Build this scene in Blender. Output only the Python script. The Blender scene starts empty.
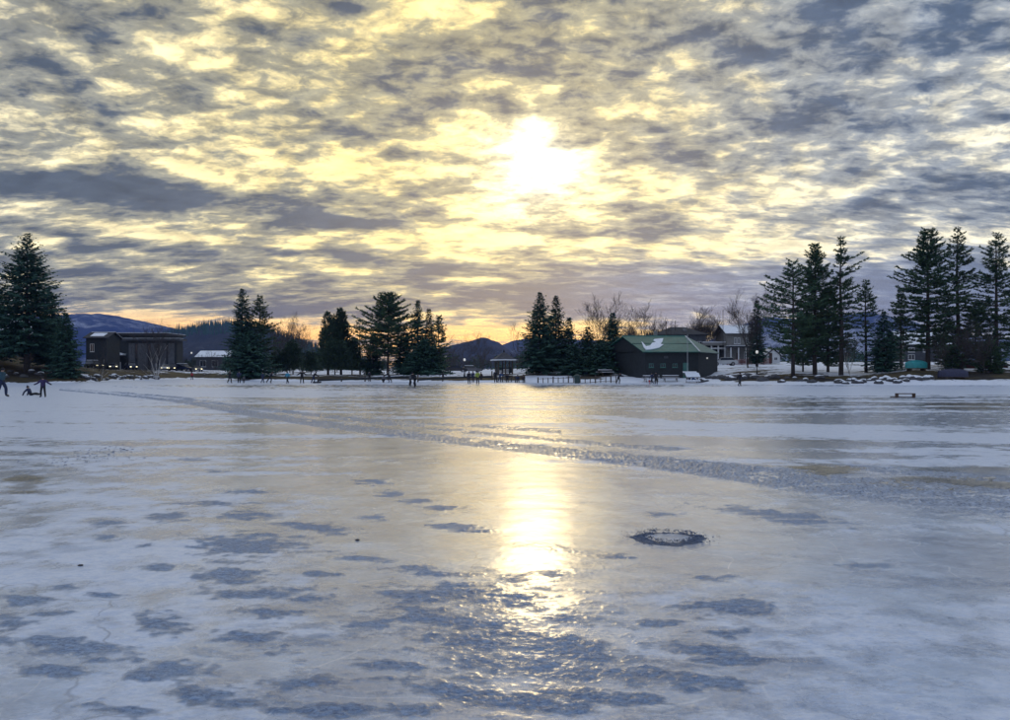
import bpy, bmesh, math, random
import numpy as np
from mathutils import Vector, Matrix

sc = bpy.context.scene
COL = sc.collection
R = math.radians
F = 793.0          # focal length of the photograph in its own pixels
HX, HY = 505.0, 371.0   # principal column, horizon row
EYE = 1.65

# ------------------------------------------------------------------ camera
cam_d = bpy.data.cameras.new('camera'); cam = bpy.data.objects.new('camera', cam_d); COL.objects.link(cam)
cam.location = (0, 0, EYE); cam.rotation_euler = (R(90), 0, 0)
cam_d.sensor_width = 36; cam_d.lens = 36 * F / 1010.0
cam_d.shift_y = (HY - 360.0) / 1010.0
cam_d.clip_end = 20000; cam_d.clip_start = 0.1
sc.camera = cam

# ------------------------------------------------------------------ world and sun
SUN_AZ = math.atan((536 - HX) / F)
SUN_EL = math.atan((HY - 166) / F * math.cos(SUN_AZ))
SDIR = Vector((math.sin(SUN_AZ) * math.cos(SUN_EL), math.cos(SUN_AZ) * math.cos(SUN_EL), math.sin(SUN_EL)))

class NB:
    """little expression builder for shader nodes"""
    def __init__(s, nt): s.nt = nt
    def node(s, t, **k):
        n = s.nt.nodes.new(t)
        for a, v in k.items(): setattr(n, a, v)
        return n
    def put(s, sock, v):
        if isinstance(v, E): s.nt.links.new(v.o, sock)
        elif isinstance(v, bpy.types.NodeSocket): s.nt.links.new(v, sock)
        else: sock.default_value = v
    def math(s, op, a, b=None, c=None, clamp=False):
        n = s.node('ShaderNodeMath', operation=op, use_clamp=clamp)
        for i, v in enumerate((a, b, c)):
            if v is not None: s.put(n.inputs[i], v)
        return E(s, n.outputs[0])
    def vec(s, x, y, z=0.0):
        n = s.node('ShaderNodeCombineXYZ')
        for i, v in enumerate((x, y, z)): s.put(n.inputs[i], v)
        return n.outputs[0]
    def noise(s, v, scale, detail=4, rough=.55, dist=0., lac=2.0, out='Fac', dim='3D'):
        n = s.node('ShaderNodeTexNoise', noise_dimensions=dim)
        s.put(n.inputs['Vector'], v); s.put(n.inputs['Scale'], scale); s.put(n.inputs['Detail'], detail)
        s.put(n.inputs['Roughness'], rough); s.put(n.inputs['Distortion'], dist); s.put(n.inputs['Lacunarity'], lac)
        return E(s, n.outputs[out])
    def mapv(s, v, lo, hi, a=0., b=1., interp='SMOOTHSTEP'):
        n = s.node('ShaderNodeMapRange', interpolation_type=interp)
        s.put(n.inputs[0], v); s.put(n.inputs[1], lo); s.put(n.inputs[2], hi); s.put(n.inputs[3], a); s.put(n.inputs[4], b)
        return E(s, n.outputs[0])
    def mix(s, f, a, b, blend='MIX'):
        n = s.node('ShaderNodeMix', data_type='RGBA', blend_type=blend); n.clamp_factor = True
        s.put(n.inputs[0], f)
        for i, v in ((6, a), (7, b)):
            if isinstance(v, (tuple, list)): n.inputs[i].default_value = (*v[:3], 1)
            else: s.put(n.inputs[i], v)
        return E(s, n.outputs[2])
    def ramp(s, f, stops, interp='LINEAR'):
        n = s.node('ShaderNodeValToRGB'); n.color_ramp.interpolation = interp
        el = n.color_ramp.elements
        while len(el) < len(stops): el.new(.5)
        for e, (p, c) in zip(el, stops):
            e.position = p; e.color = (*c, 1)
        s.put(n.inputs[0], f); return E(s, n.outputs[0])
class E:
    def __init__(s, b, o): s.b, s.o = b, o
    def __add__(s, v): return s.b.math('ADD', s, v)
    __radd__ = __add__
    def __sub__(s, v): return s.b.math('SUBTRACT', s, v)
    def __rsub__(s, v): return s.b.math('SUBTRACT', v, s)
    def __mul__(s, v): return s.b.math('MULTIPLY', s, v)
    __rmul__ = __mul__
    def __truediv__(s, v): return s.b.math('DIVIDE', s, v)
    def __rtruediv__(s, v): return s.b.math('DIVIDE', v, s)

def build_world():
    w = bpy.data.worlds.new('World'); sc.world = w; w.use_nodes = True
    nt = w.node_tree; nt.nodes.clear(); b = NB(nt)
    tc = b.node('ShaderNodeTexCoord'); D = tc.outputs['Generated']
    sp = b.node('ShaderNodeSeparateXYZ'); nt.links.new(D, sp.inputs[0])
    x, y, z = (E(b, sp.outputs[i]) for i in range(3))
    az0 = b.math('ARCTAN2', x, y)
    el0 = b.math('ARCSINE', z)
    zz = b.math('MAXIMUM', z, 0.0)
    # the cloud deck seen in perspective: a plane overhead, flattening to the horizon
    k = 1.0 / (zz + 0.15)
    xs = x * b.mapv(el0, .02, .26, .62, 1.0)
    P = b.vec(xs * k, y * k, 0.0)
    # slow drift that bends all cloud features
    wn = b.noise(P, 2.6, 3, .55, .2, out='Color')
    ws = b.node('ShaderNodeSeparateColor'); b.put(ws.inputs[0], wn)
    wx = E(b, ws.outputs[0]) - .5; wy = E(b, ws.outputs[1]) - .5
    az = az0 + wx * .16; el = el0 + wy * .045
    def blob(px, py, rx, ry, sharp=1.0, slope=0.0):
        a0 = math.atan((px - HX) / F); e0 = math.atan((HY - py) / F * math.cos(a0))
        ra = rx / F * math.cos(a0) ** 2; re = ry / F * math.cos(a0)
        dx = (az - a0) * (1 / ra); dy = (el - e0 + (az - a0) * slope) * (1 / re)
        r = dx * dx + dy * dy
        if sharp > 1: r = b.math('POWER', r, sharp)
        return b.math('EXPONENT', r * -1.0)
    # angular distance to the sun
    dv = b.node('ShaderNodeVectorMath', operation='DOT_PRODUCT'); nt.links.new(D, dv.inputs[0]); dv.inputs[1].default_value = SDIR
    ang = b.math('ARCCOSINE', b.math('MINIMUM', E(b, dv.outputs['Value']), 0.99999))
    # density
    nA = b.noise(P, 1.9, 3, .5, .25)
    nB = b.noise(P, 5.2, 5, .54, .3)
    P2 = b.vec(xs * k * .9 + 3.1, y * k * 1.1 + 1.7, 0.0)
    nC = b.noise(P2, 14.0, 5, .64, .3)
    wob = b.node('ShaderNodeVectorMath', operation='MULTIPLY_ADD'); b.put(wob.inputs[0], b.noise(P2, 5.0, 3, .6, 0, out='Color'))
    wob.inputs[1].default_value = (.30, .30, 0); nt.links.new(P2, wob.inputs[2])
    vo = b.node('ShaderNodeTexVoronoi', feature='SMOOTH_F1'); nt.links.new(wob.outputs[0], vo.inputs['Vector'])
    vo.inputs['Scale'].default_value = 6.2; vo.inputs['Smoothness'].default_value = .55
    # the side of each cloudlet that faces the sun is lit
    ps = 1.0 / (SDIR.z + .15); tow = b.node('ShaderNodeVectorMath', operation='SUBTRACT'); tow.inputs[0].default_value = (SDIR.x*ps, SDIR.y*ps, 0); nt.links.new(P, tow.inputs[1])
    nrm = b.node('ShaderNodeVectorMath', operation='NORMALIZE'); nt.links.new(tow.outputs[0], nrm.inputs[0])
    sh = b.node('ShaderNodeVectorMath', operation='MULTIPLY_ADD'); nt.links.new(nrm.outputs[0], sh.inputs[0]); sh.inputs[1].default_value = (.045, .045, 0); nt.links.new(P, sh.inputs[2])
    nBs = b.noise(sh.outputs[0], 5.2, 5, .54, .3)
    rim = b.math('MAXIMUM', b.math('MINIMUM', (nB - nBs) * 5.0, 1.0), -1.0)
    cell = .42 - E(b, vo.outputs['Distance'])
    dens = nA * .50 + nB * .62 + nC * .50 - .305 + cell * .19
    dens = dens + blob(830, 70, 330, 120) * .05 + blob(590, 45, 140, 60) * .05 + blob(1060, 230, 160, 120) * .03
    dens = dens + blob(150, 203, 330, 19, 1.4, .035) * .24 + blob(90, 189, 150, 7, 1.2, .03) * .10
    dens = dens + blob(280, 255, 110, 5, 1, .05) * .27 + blob(95, 243, 90, 4, 1, .05) * .24 + blob(640, 232, 70, 4, 1, .03) * .12
    dens = dens + blob(720, 292, 230, 24, 1.6) * .20 + blob(945, 305, 90, 34, 1.4) * .17
    dens = dens + blob(240, 292, 230, 16, 1.3) * .09 + blob(450, 300, 150, 12) * .08 + blob(560, 265, 150, 12) * .05
    dens = dens - blob(740, 182, 300, 22) * .07 - blob(545, 165, 60, 36) * .06 - blob(390, 172, 120, 35) * .03
    dens = dens - blob(350, 238, 420, 13) * .12 - blob(560, 250, 170, 16) * .06
    dens = dens - blob(200, 331, 190, 11, 1.2) * .30 - blob(300, 338, 60, 10) * .15 - blob(500, 333, 90, 10) * .30 - blob(630, 334, 60, 9) * .24
    dens = dens - blob(120, 90, 260, 120) * .025 - blob(890, 235, 160, 30) * .07
    t = b.mapv(dens, .345, .68, interp='LINEAR')
    # colour of thin, middling and thick cloud
    g1 = b.math('EXPONENT', ang * ang * -4.2)
    g2 = b.math('EXPONENT', ang * -9.0)
    low = b.mapv(el0, .035, .085, 1., 0.)
    right = b.math('MAXIMUM', b.mapv(az0, .02, .50), b.mapv(ang, .55, 1.3))
    up = b.mapv(el0, .18, .42)
    away = b.mapv(ang, .50, 1.25)
    thin = b.mix(g1, (.92, .82, .54), (1.12, .85, .26))
    thin = b.mix(right * .6, thin, (.80, .79, .70))
    thin = b.mix(away, thin, (.66, .73, .86))
    warm_low = low * b.mapv(az0, .38, -.05)
    thin = b.mix(warm_low * .95, thin, (1.5, .72, .13))
    mid = b.mix(g1 * .9, (.235, .235, .205), (.31, .275, .15))
    mid = b.mix(right * .75, mid, (.25, .285, .335))
    mid = b.mix(away, mid, (.26, .32, .45))
    mid = b.mix(low * .5, mid, (.27, .27, .29))
    lowish = b.mapv(el0, .10, .16, 1., 0.)
    mid = b.mix(lowish * b.mapv(az0, .0, .22) * .8, mid, (.24, .29, .39))
    dark = b.mix(right, (.050, .064, .088), (.048, .076, .128))
    dark = b.mix(low * .7, dark, (.10, .13, .185))
    dark = b.mix(lowish * b.mapv(az0, .0, .22), dark, (.115, .155, .25))
    half = b.mix(.55, thin, mid)
    c = b.mix(b.mapv(t, .03, .25), thin, half)
    c = b.mix(b.mapv(t, .22, .48), c, mid)
    c = b.mix(b.mapv(t, .46, .95), c, dark)
    tex = b.node('ShaderNodeVectorMath', operation='SCALE'); b.put(tex.inputs[0], c); b.put(tex.inputs['Scale'], b.mapv(nC * .6 + nB * .4, .3, .7, 1.35, .65, 'LINEAR') + rim * .36)
    c = E(b, tex.outputs[0])
    # light that comes through near the sun
    through = g2 * b.math('MAXIMUM', 1.0 - t * 1.3, 0.0) * .40
    core = b.math('EXPONENT', ang * -62.0) * (1.0 - t * .95) * 7.0
    halo = b.math('EXPONENT', ang * ang * -90.0) * b.math('MAXIMUM', .8 - t * 1.7, 0.0) * .45
    glow = b.node('ShaderNodeMix', data_type='RGBA', blend_type='ADD'); glow.inputs[0].default_value = 1; glow.clamp_factor = False
    gc = b.node('ShaderNodeVectorMath', operation='SCALE'); gc.inputs[0].default_value = (1.0, .80, .36); b.put(gc.inputs['Scale'], through)
    gd = b.node('ShaderNodeVectorMath', operation='SCALE'); gd.inputs[0].default_value = (1.0, .93, .70); b.put(gd.inputs['Scale'], core + halo)
    ga = b.node('ShaderNodeVectorMath', operation='ADD'); nt.links.new(gc.outputs[0], ga.inputs[0]); nt.links.new(gd.outputs[0], ga.inputs[1])
    b.put(glow.inputs[6], c); nt.links.new(ga.outputs[0], glow.inputs[7])
    # clear sky behind the deck
    sky = b.node('ShaderNodeTexSky', sky_type='NISHITA'); sky.sun_disc = False
    sky.sun_elevation = SUN_EL; sky.sun_rotation = SUN_AZ; sky.air_density = 1.2; sky.dust_density = 1.0
    STR = .12
    up10 = b.node('ShaderNodeVectorMath', operation='SCALE'); up10.inputs['Scale'].default_value = CLOUD / STR
    b.put(up10.inputs[0], E(b, glow.outputs[2]))
    fin = b.node('ShaderNodeMix', data_type='RGBA'); fin.inputs[0].default_value = .94
    nt.links.new(sky.outputs[0], fin.inputs[6]); nt.links.new(up10.outputs[0], fin.inputs[7])
    bg = b.node('ShaderNodeBackground'); bg.inputs[1].default_value = STR
    nt.links.new(fin.outputs[2], bg.inputs[0])
    out = b.node('ShaderNodeOutputWorld'); nt.links.new(bg.outputs[0], out.inputs[0])
    w.cycles.sampling_method = 'MANUAL'; w.cycles.sample_map_resolution = 1024
CLOUD = 1.0
build_world()

sun_d = bpy.data.lights.new('sun', 'SUN'); sun_d.energy = .07; sun_d.angle = R(4); sun_d.color = (1.0, .74, .34)
sun = bpy.data.objects.new('sun', sun_d); COL.objects.link(sun)
sun.rotation_euler = (-SDIR).to_track_quat('-Z', 'Y').to_euler()
sc.view_settings.view_transform = 'Standard'; sc.view_settings.look = 'None'
sc.view_settings.gamma = 1; sc.view_settings.exposure = 0.5; sc.view_settings.use_curve_mapping = False
cy = sc.cycles
cy.use_denoising = True; cy.max_bounces = 5; cy.volume_bounces = 0; cy.diffuse_bounces = 3; cy.glossy_bounces = 3
cy.transparent_max_bounces = 8; cy.caustics_reflective = False; cy.caustics_refractive = False

# ------------------------------------------------------------------ helpers
def G(px, py):
    """point of the ice plane seen at a photo pixel"""
    y = EYE * F / (py - HY); return np.array(((px - HX) / F * y, y))
def X(px, D): return (px - HX) / F * D
def Z(py, D): return EYE + (HY - py) / F * D

def tag(o, label=None, cat=None, group=None, kind=None):
    if label: o['label'] = label
    if cat: o['category'] = cat
    if group: o['group'] = group
    if kind: o['kind'] = kind
    return o
def link(name, me, mats=(), parent=None, loc=(0, 0, 0), rz=0, smooth=False):
    o = bpy.data.objects.new(name, me); COL.objects.link(o)
    for m in (mats if isinstance(mats, (list, tuple)) else [mats]): 
        if m and m.name not in [k.name for k in me.materials if k]: me.materials.append(m)
    o.location = loc; o.rotation_euler[2] = rz
    if parent: o.parent = parent
    if smooth: me.polygons.foreach_set('use_smooth', [True] * len(me.polygons))
    return o
def empty(name, loc, rz=0, label=None, cat=None, group=None):
    o = bpy.data.objects.new(name, None); COL.objects.link(o); o.location = loc; o.rotation_euler[2] = rz
    o.empty_display_size = .2
    return tag(o, label, cat, group)
def copy_tree(o, parent=None):
    c = o.copy(); COL.objects.link(c); c.parent = parent
    for ch in o.children: copy_tree(ch, c)
    return c

class MB:
    """collects simple shapes into one mesh"""
    def __init__(s): s.v, s.f, s.m = [], [], []
    def add(s, vs, fs, mi=0):
        o = len(s.v); s.v += [tuple(p) for p in vs]; s.f += [tuple(i + o for i in f) for f in fs]; s.m += [mi] * len(fs); return s
    def box(s, x0, x1, y0, y1, z0, z1, mi=0):
        return s.add([(x0,y0,z0),(x1,y0,z0),(x1,y1,z0),(x0,y1,z0),(x0,y0,z1),(x1,y0,z1),(x1,y1,z1),(x0,y1,z1)],
                     [(0,3,2,1),(4,5,6,7),(0,1,5,4),(1,2,6,5),(2,3,7,6),(3,0,4,7)], mi)
    def tube(s, pts, rad, n=6, cap=True, mi=0):
        pts = [Vector(p) for p in pts]
        if not hasattr(rad, '__len__'): rad = [rad] * len(pts)
        vs, fs = [], []
        for i, p in enumerate(pts):
            t = (pts[min(i + 1, len(pts) - 1)] - pts[max(i - 1, 0)]).normalized()
            a = t.orthogonal().normalized() if abs(t.z) < .95 else Vector((1, 0, 0)).cross(t).normalized()
            c = t.cross(a)
            for k in range(n):
                q = 2 * math.pi * k / n
                vs.append(p + (a * math.cos(q) + c * math.sin(q)) * rad[i])
        for i in range(len(pts) - 1):
            for k in range(n):
                fs.append((i*n+k, i*n+(k+1)%n, (i+1)*n+(k+1)%n, (i+1)*n+k))
        if cap: fs.append(tuple(range(n))[::-1]); fs.append(tuple((len(pts)-1)*n + k for k in range(n)))
        return s.add(vs, fs, mi)
    def lathe(s, prof, n=12, c=(0,0,0), mi=0):
        vs, fs = [], []
        for r, z in prof:
            for k in range(n):
                q = 2*math.pi*k/n; vs.append((c[0]+r*math.cos(q), c[1]+r*math.sin(q), c[2]+z))
        for i in range(len(prof)-1):
            for k in range(n): fs.append((i*n+k, i*n+(k+1)%n, (i+1)*n+(k+1)%n, (i+1)*n+k))
        fs.append(tuple(range(n))[::-1]); fs.append(tuple((len(prof)-1)*n+k for k in range(n)))
        return s.add(vs, fs, mi)
    def slab(s, poly, th, mi=0):
        """polygon in 3D thickened along its normal"""
        P = [Vector(p) for p in poly]; n = (P[1]-P[0]).cross(P[2]-P[0]).normalized()
        if n.z < 0: P = P[::-1]; n = -n
        k = len(P); vs = P + [p + n*th for p in P]
        fs = [tuple(range(k))[::-1], tuple(range(k, 2*k))] + [(i, (i+1)%k, k+(i+1)%k, k+i) for i in range(k)]
        return s.add(vs, fs, mi)
    def mesh(s, name):
        me = bpy.data.meshes.new(name); me.from_pydata(s.v, [], s.f)
        if any(s.m): me.polygons.foreach_set('material_index', s.m)
        me.update(); return me
    def build(s, name, mat, parent=None, loc=(0,0,0), rz=0, smooth=False, bevel=0):
        me = s.mesh(name)
        if bevel:
            bm = bmesh.new(); bm.from_mesh(me)
            bmesh.ops.bevel(bm, geom=bm.edges[:], offset=bevel, segments=2, affect='EDGES', clamp_overlap=True)
            bm.to_mesh(me); bm.free()
        return link(name, me, mat, parent, loc, rz, smooth)

# numpy gradient noise
_rng = np.random.default_rng(7)
_perm = _rng.permutation(512); _perm = np.concatenate([_perm, _perm, _perm])
_ga = _rng.random(512) * 2 * np.pi; _gx, _gy = np.cos(_ga), np.sin(_ga)
def pnoise(x, y, seed=0):
    x = x + seed * 17.31; y = y + seed * 9.77
    xi = np.floor(x).astype(np.int64); yi = np.floor(y).astype(np.int64)
    fx = x - xi; fy = y - yi
    u = fx*fx*fx*(fx*(fx*6-15)+10); v = fy*fy*fy*(fy*(fy*6-15)+10)
    def g(ix, iy, dx, dy):
        h = _perm[(_perm[ix & 511] + iy) & 511]; return _gx[h]*dx + _gy[h]*dy
    a = g(xi, yi, fx, fy); b_ = g(xi+1, yi, fx-1, fy); c = g(xi, yi+1, fx, fy-1); d = g(xi+1, yi+1, fx-1, fy-1)
    return (a + u*(b_-a)) * (1-v) + (c + u*(d-c)) * v
def fbm(x, y, oct=4, gain=.5, seed=0):
    s = 0; a = 1.; t = 0
    for i in range(oct):
        s = s + a * pnoise(x * 2**i, y * 2**i, seed + i); t += a; a *= gain
    return s / t * 1.5
def sstep(x, a, b): 
    t = np.clip((x - a) / (b - a), 0, 1); return t*t*(3-2*t)

# ------------------------------------------------------------------ materials
MATS = {}
def mat(name, col, rough=.6, var=.25, scale=6., metal=0., emit=None, bump=0., spec=.5, bscale=None, warmvar=None):
    if name in MATS: return MATS[name]
    m = bpy.data.materials.new(name); m.use_nodes = True; nt = m.node_tree; b = NB(nt)
    p = nt.nodes['Principled BSDF']
    tc = b.node('ShaderNodeTexCoord')
    n = b.noise(tc.outputs['Object'], scale, 4, .6)
    lo = tuple(c * (1 - var) for c in col); hi = tuple(min(1, c * (1 + var)) for c in (warmvar or col))
    b.put(p.inputs['Base Color'], b.mix(b.mapv(n, .3, .7), lo, hi))
    p.inputs['Roughness'].default_value = rough; p.inputs['Metallic'].default_value = metal
    p.inputs['Specular IOR Level'].default_value = spec
    if bump:
        bn = b.node('ShaderNodeBump'); bn.inputs['Strength'].default_value = bump; bn.inputs['Distance'].default_value = .05
        b.put(bn.inputs['Height'], b.noise(tc.outputs['Object'], bscale or scale * 3, 4, .6)); nt.links.new(bn.outputs[0], p.inputs['Normal'])
    if emit:
        p.inputs['Emission Color'].default_value = (*emit[:3], 1); p.inputs['Emission Strength'].default_value = emit[3]
    MATS[name] = m; return m
def glass(name='window_glass'):
    if name in MATS: return MATS[name]
    m = bpy.data.materials.new(name); m.use_nodes = True; p = m.node_tree.nodes['Principled BSDF']
    b = NB(m.node_tree); tc = b.node('ShaderNodeTexCoord')
    b.put(p.inputs['Base Color'], b.mix(b.noise(tc.outputs['Object'], 2.), (.008, .01, .014), (.02, .024, .03)))
    p.inputs['Roughness'].default_value = .08; MATS[name] = m; return m
SNOW = mat('snow', (.80, .83, .88), .75, .06, 3., bump=.4, spec=.25)
BARK = mat('bark', (.055, .045, .04), .9, .4, 8., bump=.6)
BIRCH = mat('birch_bark', (.50, .48, .46), .8, .35, 5.)
TWIG = mat('twigs', (.05, .042, .04), .9, .3, 2.)
def foliage(name, a, bcol):
    m = bpy.data.materials.new(name); m.use_nodes = True; nt = m.node_tree; b = NB(nt); p = nt.nodes['Principled BSDF']
    tc = b.node('ShaderNodeTexCoord'); n = b.noise(tc.outputs['Object'], 1.3, 4, .6)
    oi = b.node('ShaderNodeObjectInfo')
    c = b.mix(b.mapv(n, .3, .7), a, bcol)
    h = b.node('ShaderNodeHueSaturation'); b.put(h.inputs['Color'], c); b.put(h.inputs['Value'], b.mapv(E(b, oi.outputs['Random']), 0, 1, .8, 1.2, 'LINEAR'))
    nt.links.new(h.outputs[0], p.inputs['Base Color']); p.inputs['Roughness'].default_value = .7; p.inputs['Specular IOR Level'].default_value = .2
    MATS[name] = m; return m
SPRUCE = foliage('spruce_needles', (.028, .078, .060), (.058, .120, .085))
PINE = foliage('pine_needles', (.042, .092, .060), (.090, .145, .070))
CEDAR = foliage('cedar_needles', (.036, .074, .052), (.070, .110, .064))
# ------------------------------------------------------------------ the shore and the land behind it
SH_U = [-3000, -300, 0, 70, 100, 150, 200, 225, 250, 300, 400, 500, 600, 700, 750, 800, 900, 1010, 1300, 4000]
SH_D = [100, 104, 108, 109, 120, 150, 172, 150, 135, 125, 120, 113, 108, 105, 98, 95, 93, 92, 90, 90]
S_ROW = np.array([-6, 0, 2, 6, 14, 30, 60, 120, 400, 1500, 9000.])
Z_TAB = {   # heights of the land at S_ROW beyond the shore, by bearing column
    -3000: [-.6, -.05, .5, 1.2, 2.8, 6.0, 7.5, 8, 8, 8, 8],
    0:     [-.6, -.05, .5, 1.2, 2.8, 5.6, 7.0, 8, 8, 8, 8],
    30:    [-.6, -.05, .5, 1.2, 2.4, 3.6, 4.5, 5, 6, 6, 6],
    70:    [-.6, -.05, .5, 1.0, 1.8, 2.2, 2.4, 2.6, 4, 5, 5],
    120:   [-.6, -.05, .4, .9, 1.5, 1.8, 2.0, 2.2, 4, 5, 5],
    200:   [-.6, -.05, .2, .7, 1.4, 1.7, 1.9, 2.2, 4, 5, 5],
    250:   [-.6, -.05, .25, .5, .9, 1.1, 1.4, 1.9, 4, 5, 5],
    400:   [-.6, -.05, .25, .5, .9, 1.1, 1.3, 1.7, 3, 5, 5],
    500:   [-.6, -.05, .25, .5, .9, 1.3, 1.5, 1.9, 3, 5, 5],
    550:   [-.6, -.05, .25, .7, 1.9, 2.9, 3.0, 3.0, 4, 5, 5],
    610:   [-.6, -.05, .25, .7, 1.7, 2.6, 2.9, 3.1, 4, 5, 5],
    650:   [-.6, -.05, .25, .6, .9, 1.6, 2.9, 3.2, 4, 5, 5],
    710:   [-.6, -.05, .3, .6, 1.1, 2.4, 3.3, 3.6, 5, 6, 6],
    760:   [-.6, -.05, .3, .6, 1.4, 2.3, 3.4, 3.7, 5, 6, 6],
    850:   [-.6, -.05, .35, .7, 1.3, 2.1, 3.3, 3.7, 5, 6, 6],
    920:   [-.6, -.05, .6, 1.1, 1.8, 2.5, 3.4, 3.9, 5, 6, 6],
    1010:  [-.6, -.05, .5, 1.0, 1.8, 2.6, 3.4, 3.9, 5, 6, 6],
    4000:  [-.6, -.05, .5, 1.0, 1.8, 2.6, 3.4, 3.9, 5, 6, 6]}
ZU = np.array(sorted(Z_TAB)); ZT = np.array([Z_TAB[k] for k in sorted(Z_TAB)])
def shore(u): return np.interp(u, SH_U, SH_D) + 1.2 * pnoise(np.asarray(u) / 16., np.asarray(u) * 0 + .5, 3)
def ground(x, y):
    x = np.asarray(x, float); y = np.asarray(y, float)
    u = np.clip(HX + F * x / np.maximum(y, 1), -2999, 3999); s = y - shore(u)
    ui = np.clip(np.searchsorted(ZU, u) - 1, 0, len(ZU) - 2); ft = (u - ZU[ui]) / (ZU[ui+1] - ZU[ui]); ft = ft*ft*(3-2*ft)
    si = np.clip(np.searchsorted(S_ROW, s) - 1, 0, len(S_ROW) - 2); fs = np.clip((s - S_ROW[si]) / (S_ROW[si+1] - S_ROW[si]), 0, 1)
    z = (ZT[ui, si]*(1-fs) + ZT[ui, si+1]*fs) * (1-ft) + (ZT[ui+1, si]*(1-fs) + ZT[ui+1, si+1]*fs) * ft
    amp = np.clip(s / 10, 0, 1) * np.clip(1.2 - s / 600, 0, 1)
    return z + amp * .28 * fbm(x / 6, y / 6, 4, .5, 11)
def gz(x, y): return float(ground(x, y))

def land():
    us = np.concatenate([np.linspace(-3000, -250, 40), np.linspace(-200, 1210, 520), np.linspace(1260, 4000, 40)])
    ss = np.concatenate([np.linspace(-6, 20, 50), np.linspace(21, 70, 50), np.linspace(75, 400, 24), [600, 1000, 1500, 3000, 9000]])
    U, S = np.meshgrid(us, ss)
    Y = shore(U) + S; Xc = (U - HX) / F * Y
    Zc = ground(Xc, Y)
    n, m = len(us), len(ss)
    idx = np.arange(n*m).reshape(m, n)
    q = np.stack([idx[:-1, :-1], idx[:-1, 1:], idx[1:, 1:], idx[1:, :-1]], -1).reshape(-1, 4)
    me = bpy.data.meshes.new('shore_land'); me.from_pydata(np.stack([Xc.ravel(), Y.ravel(), Zc.ravel()], 1).tolist(), [], q.tolist())
    # how much snow still lies: bare earth on the steeper bank, wind strips, grass knoll at the far left
    sn = .50 + 0*U  # base lowered: part of the bare earth stands in for tree shade
    sn += np.interp(U, [0, 40, 90, 200, 260, 520, 560, 590, 640, 700, 730, 880, 940, 1010], [-.42, -.38, -.22, .0, .05, .1, .25, -.25, .2, .15, .06, .08, -.02, .0])
    sn -= .42 * np.exp(-((S - 6.5) / 3.5)**2)
    sn += .35 * np.exp(-((S + 0.) / 1.6)**2)
    sn += np.where((U > 525) & (U < 720) & (S < 8), .5, 0)
    sn += np.where(S > 24, .06, 0)
    sn += .55 * fbm(Xc / 9, Y / 2.6, 5, .55, 21)
    a = me.attributes.new('cover', 'FLOAT', 'POINT'); a.data.foreach_set('value', sn.ravel())
    m_ = bpy.data.materials.new('snowy_ground'); m_.use_nodes = True; nt = m_.node_tree; b = NB(nt); p = nt.nodes['Principled BSDF']
    tc = b.node('ShaderNodeTexCoord'); at = b.node('ShaderNodeAttribute', attribute_name='cover')
    n1 = b.noise(tc.outputs['Object'], 1.4, 5, .65); n2 = b.noise(tc.outputs['Object'], .25, 3)
    k = b.mapv(E(b, at.outputs['Fac']) + (n1 - .5) * .5, .45, .56)
    earth = b.mix(b.mapv(n2, .4, .6), (.030, .026, .022), (.075, .06, .028))
    b.put(p.inputs['Base Color'], b.mix(k, earth, b.mix(n1, (.70, .74, .82), (.82, .84, .88))))
    p.inputs['Roughness'].default_value = .85; p.inputs['Specular IOR Level'].default_value = .2
    bn = b.node('ShaderNodeBump'); bn.inputs['Strength'].default_value = .6; bn.inputs['Distance'].default_value = .12
    b.put(bn.inputs['Height'], n1 + k * .4); nt.links.new(bn.outputs[0], p.inputs['Normal'])
    o = link('shore_land', me, m_, smooth=True); tag(o, kind='structure')
land()

# ------------------------------------------------------------------ frozen lake
PATCH = [  # rough crusty patches on the ice: centre, half-axes in photo pixels on the ice plane, slope, strength
]
def zc(ox, oy, L):
    for q in L:
        cx, cy, rx, ry = q[:4]; sl = q[4] if len(q) > 4 else 0; st = q[5] if len(q) > 5 else 1
        PATCH.append((ox + cx/2, oy + cy/2, rx/2, ry/2, sl, st))
zc(0, 380, [(335,275,38,12),(490,225,42,6),(500,272,62,9),(640,298,72,11,.1),(490,330,92,24),(460,390,62,30),(540,427,105,12),(530,465,58,12),
  (325,490,46,22),(125,417,26,9),(55,440,48,12),(100,470,36,10),(205,432,30,7),(130,535,135,22,.12),(20,490,38,18),(350,580,64,20),(430,632,85,28,.1),
  (240,660,64,18),(120,582,74,12),(510,520,64,18,.1),(610,605,64,16),(750,275,26,9),(780,228,26,6),(830,243,32,5),(880,257,42,6),(745,205,36,7),
  (930,298,58,8,.1),(640,390,36,7),(720,357,62,8,.08),(850,385,62,11,.1),(810,435,62,14,.1),(740,490,48,16),(940,430,90,22,.12),(900,480,110,18,.1),
  (955,522,95,24,.12),(965,565,80,22,.1),(790,572,54,11,.08),(900,622,86,18,.1),(690,662,74,16),(430,248,64,5),(215,290,36,7),(215,318,24,6),(390,160,30,4,0,.8),(430,184,22,3),
  (420,545,45,10,.1,.7),(560,640,60,14,.1,.7),(295,332,24,5),(320,375,26,8),(130,332,34,8,0,.7),(40,350,50,8,0,.6),(650,445,40,10,0,.7),(230,490,20,7,0,.6),(1000,640,60,16,.1),(820,660,60,14)])
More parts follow.
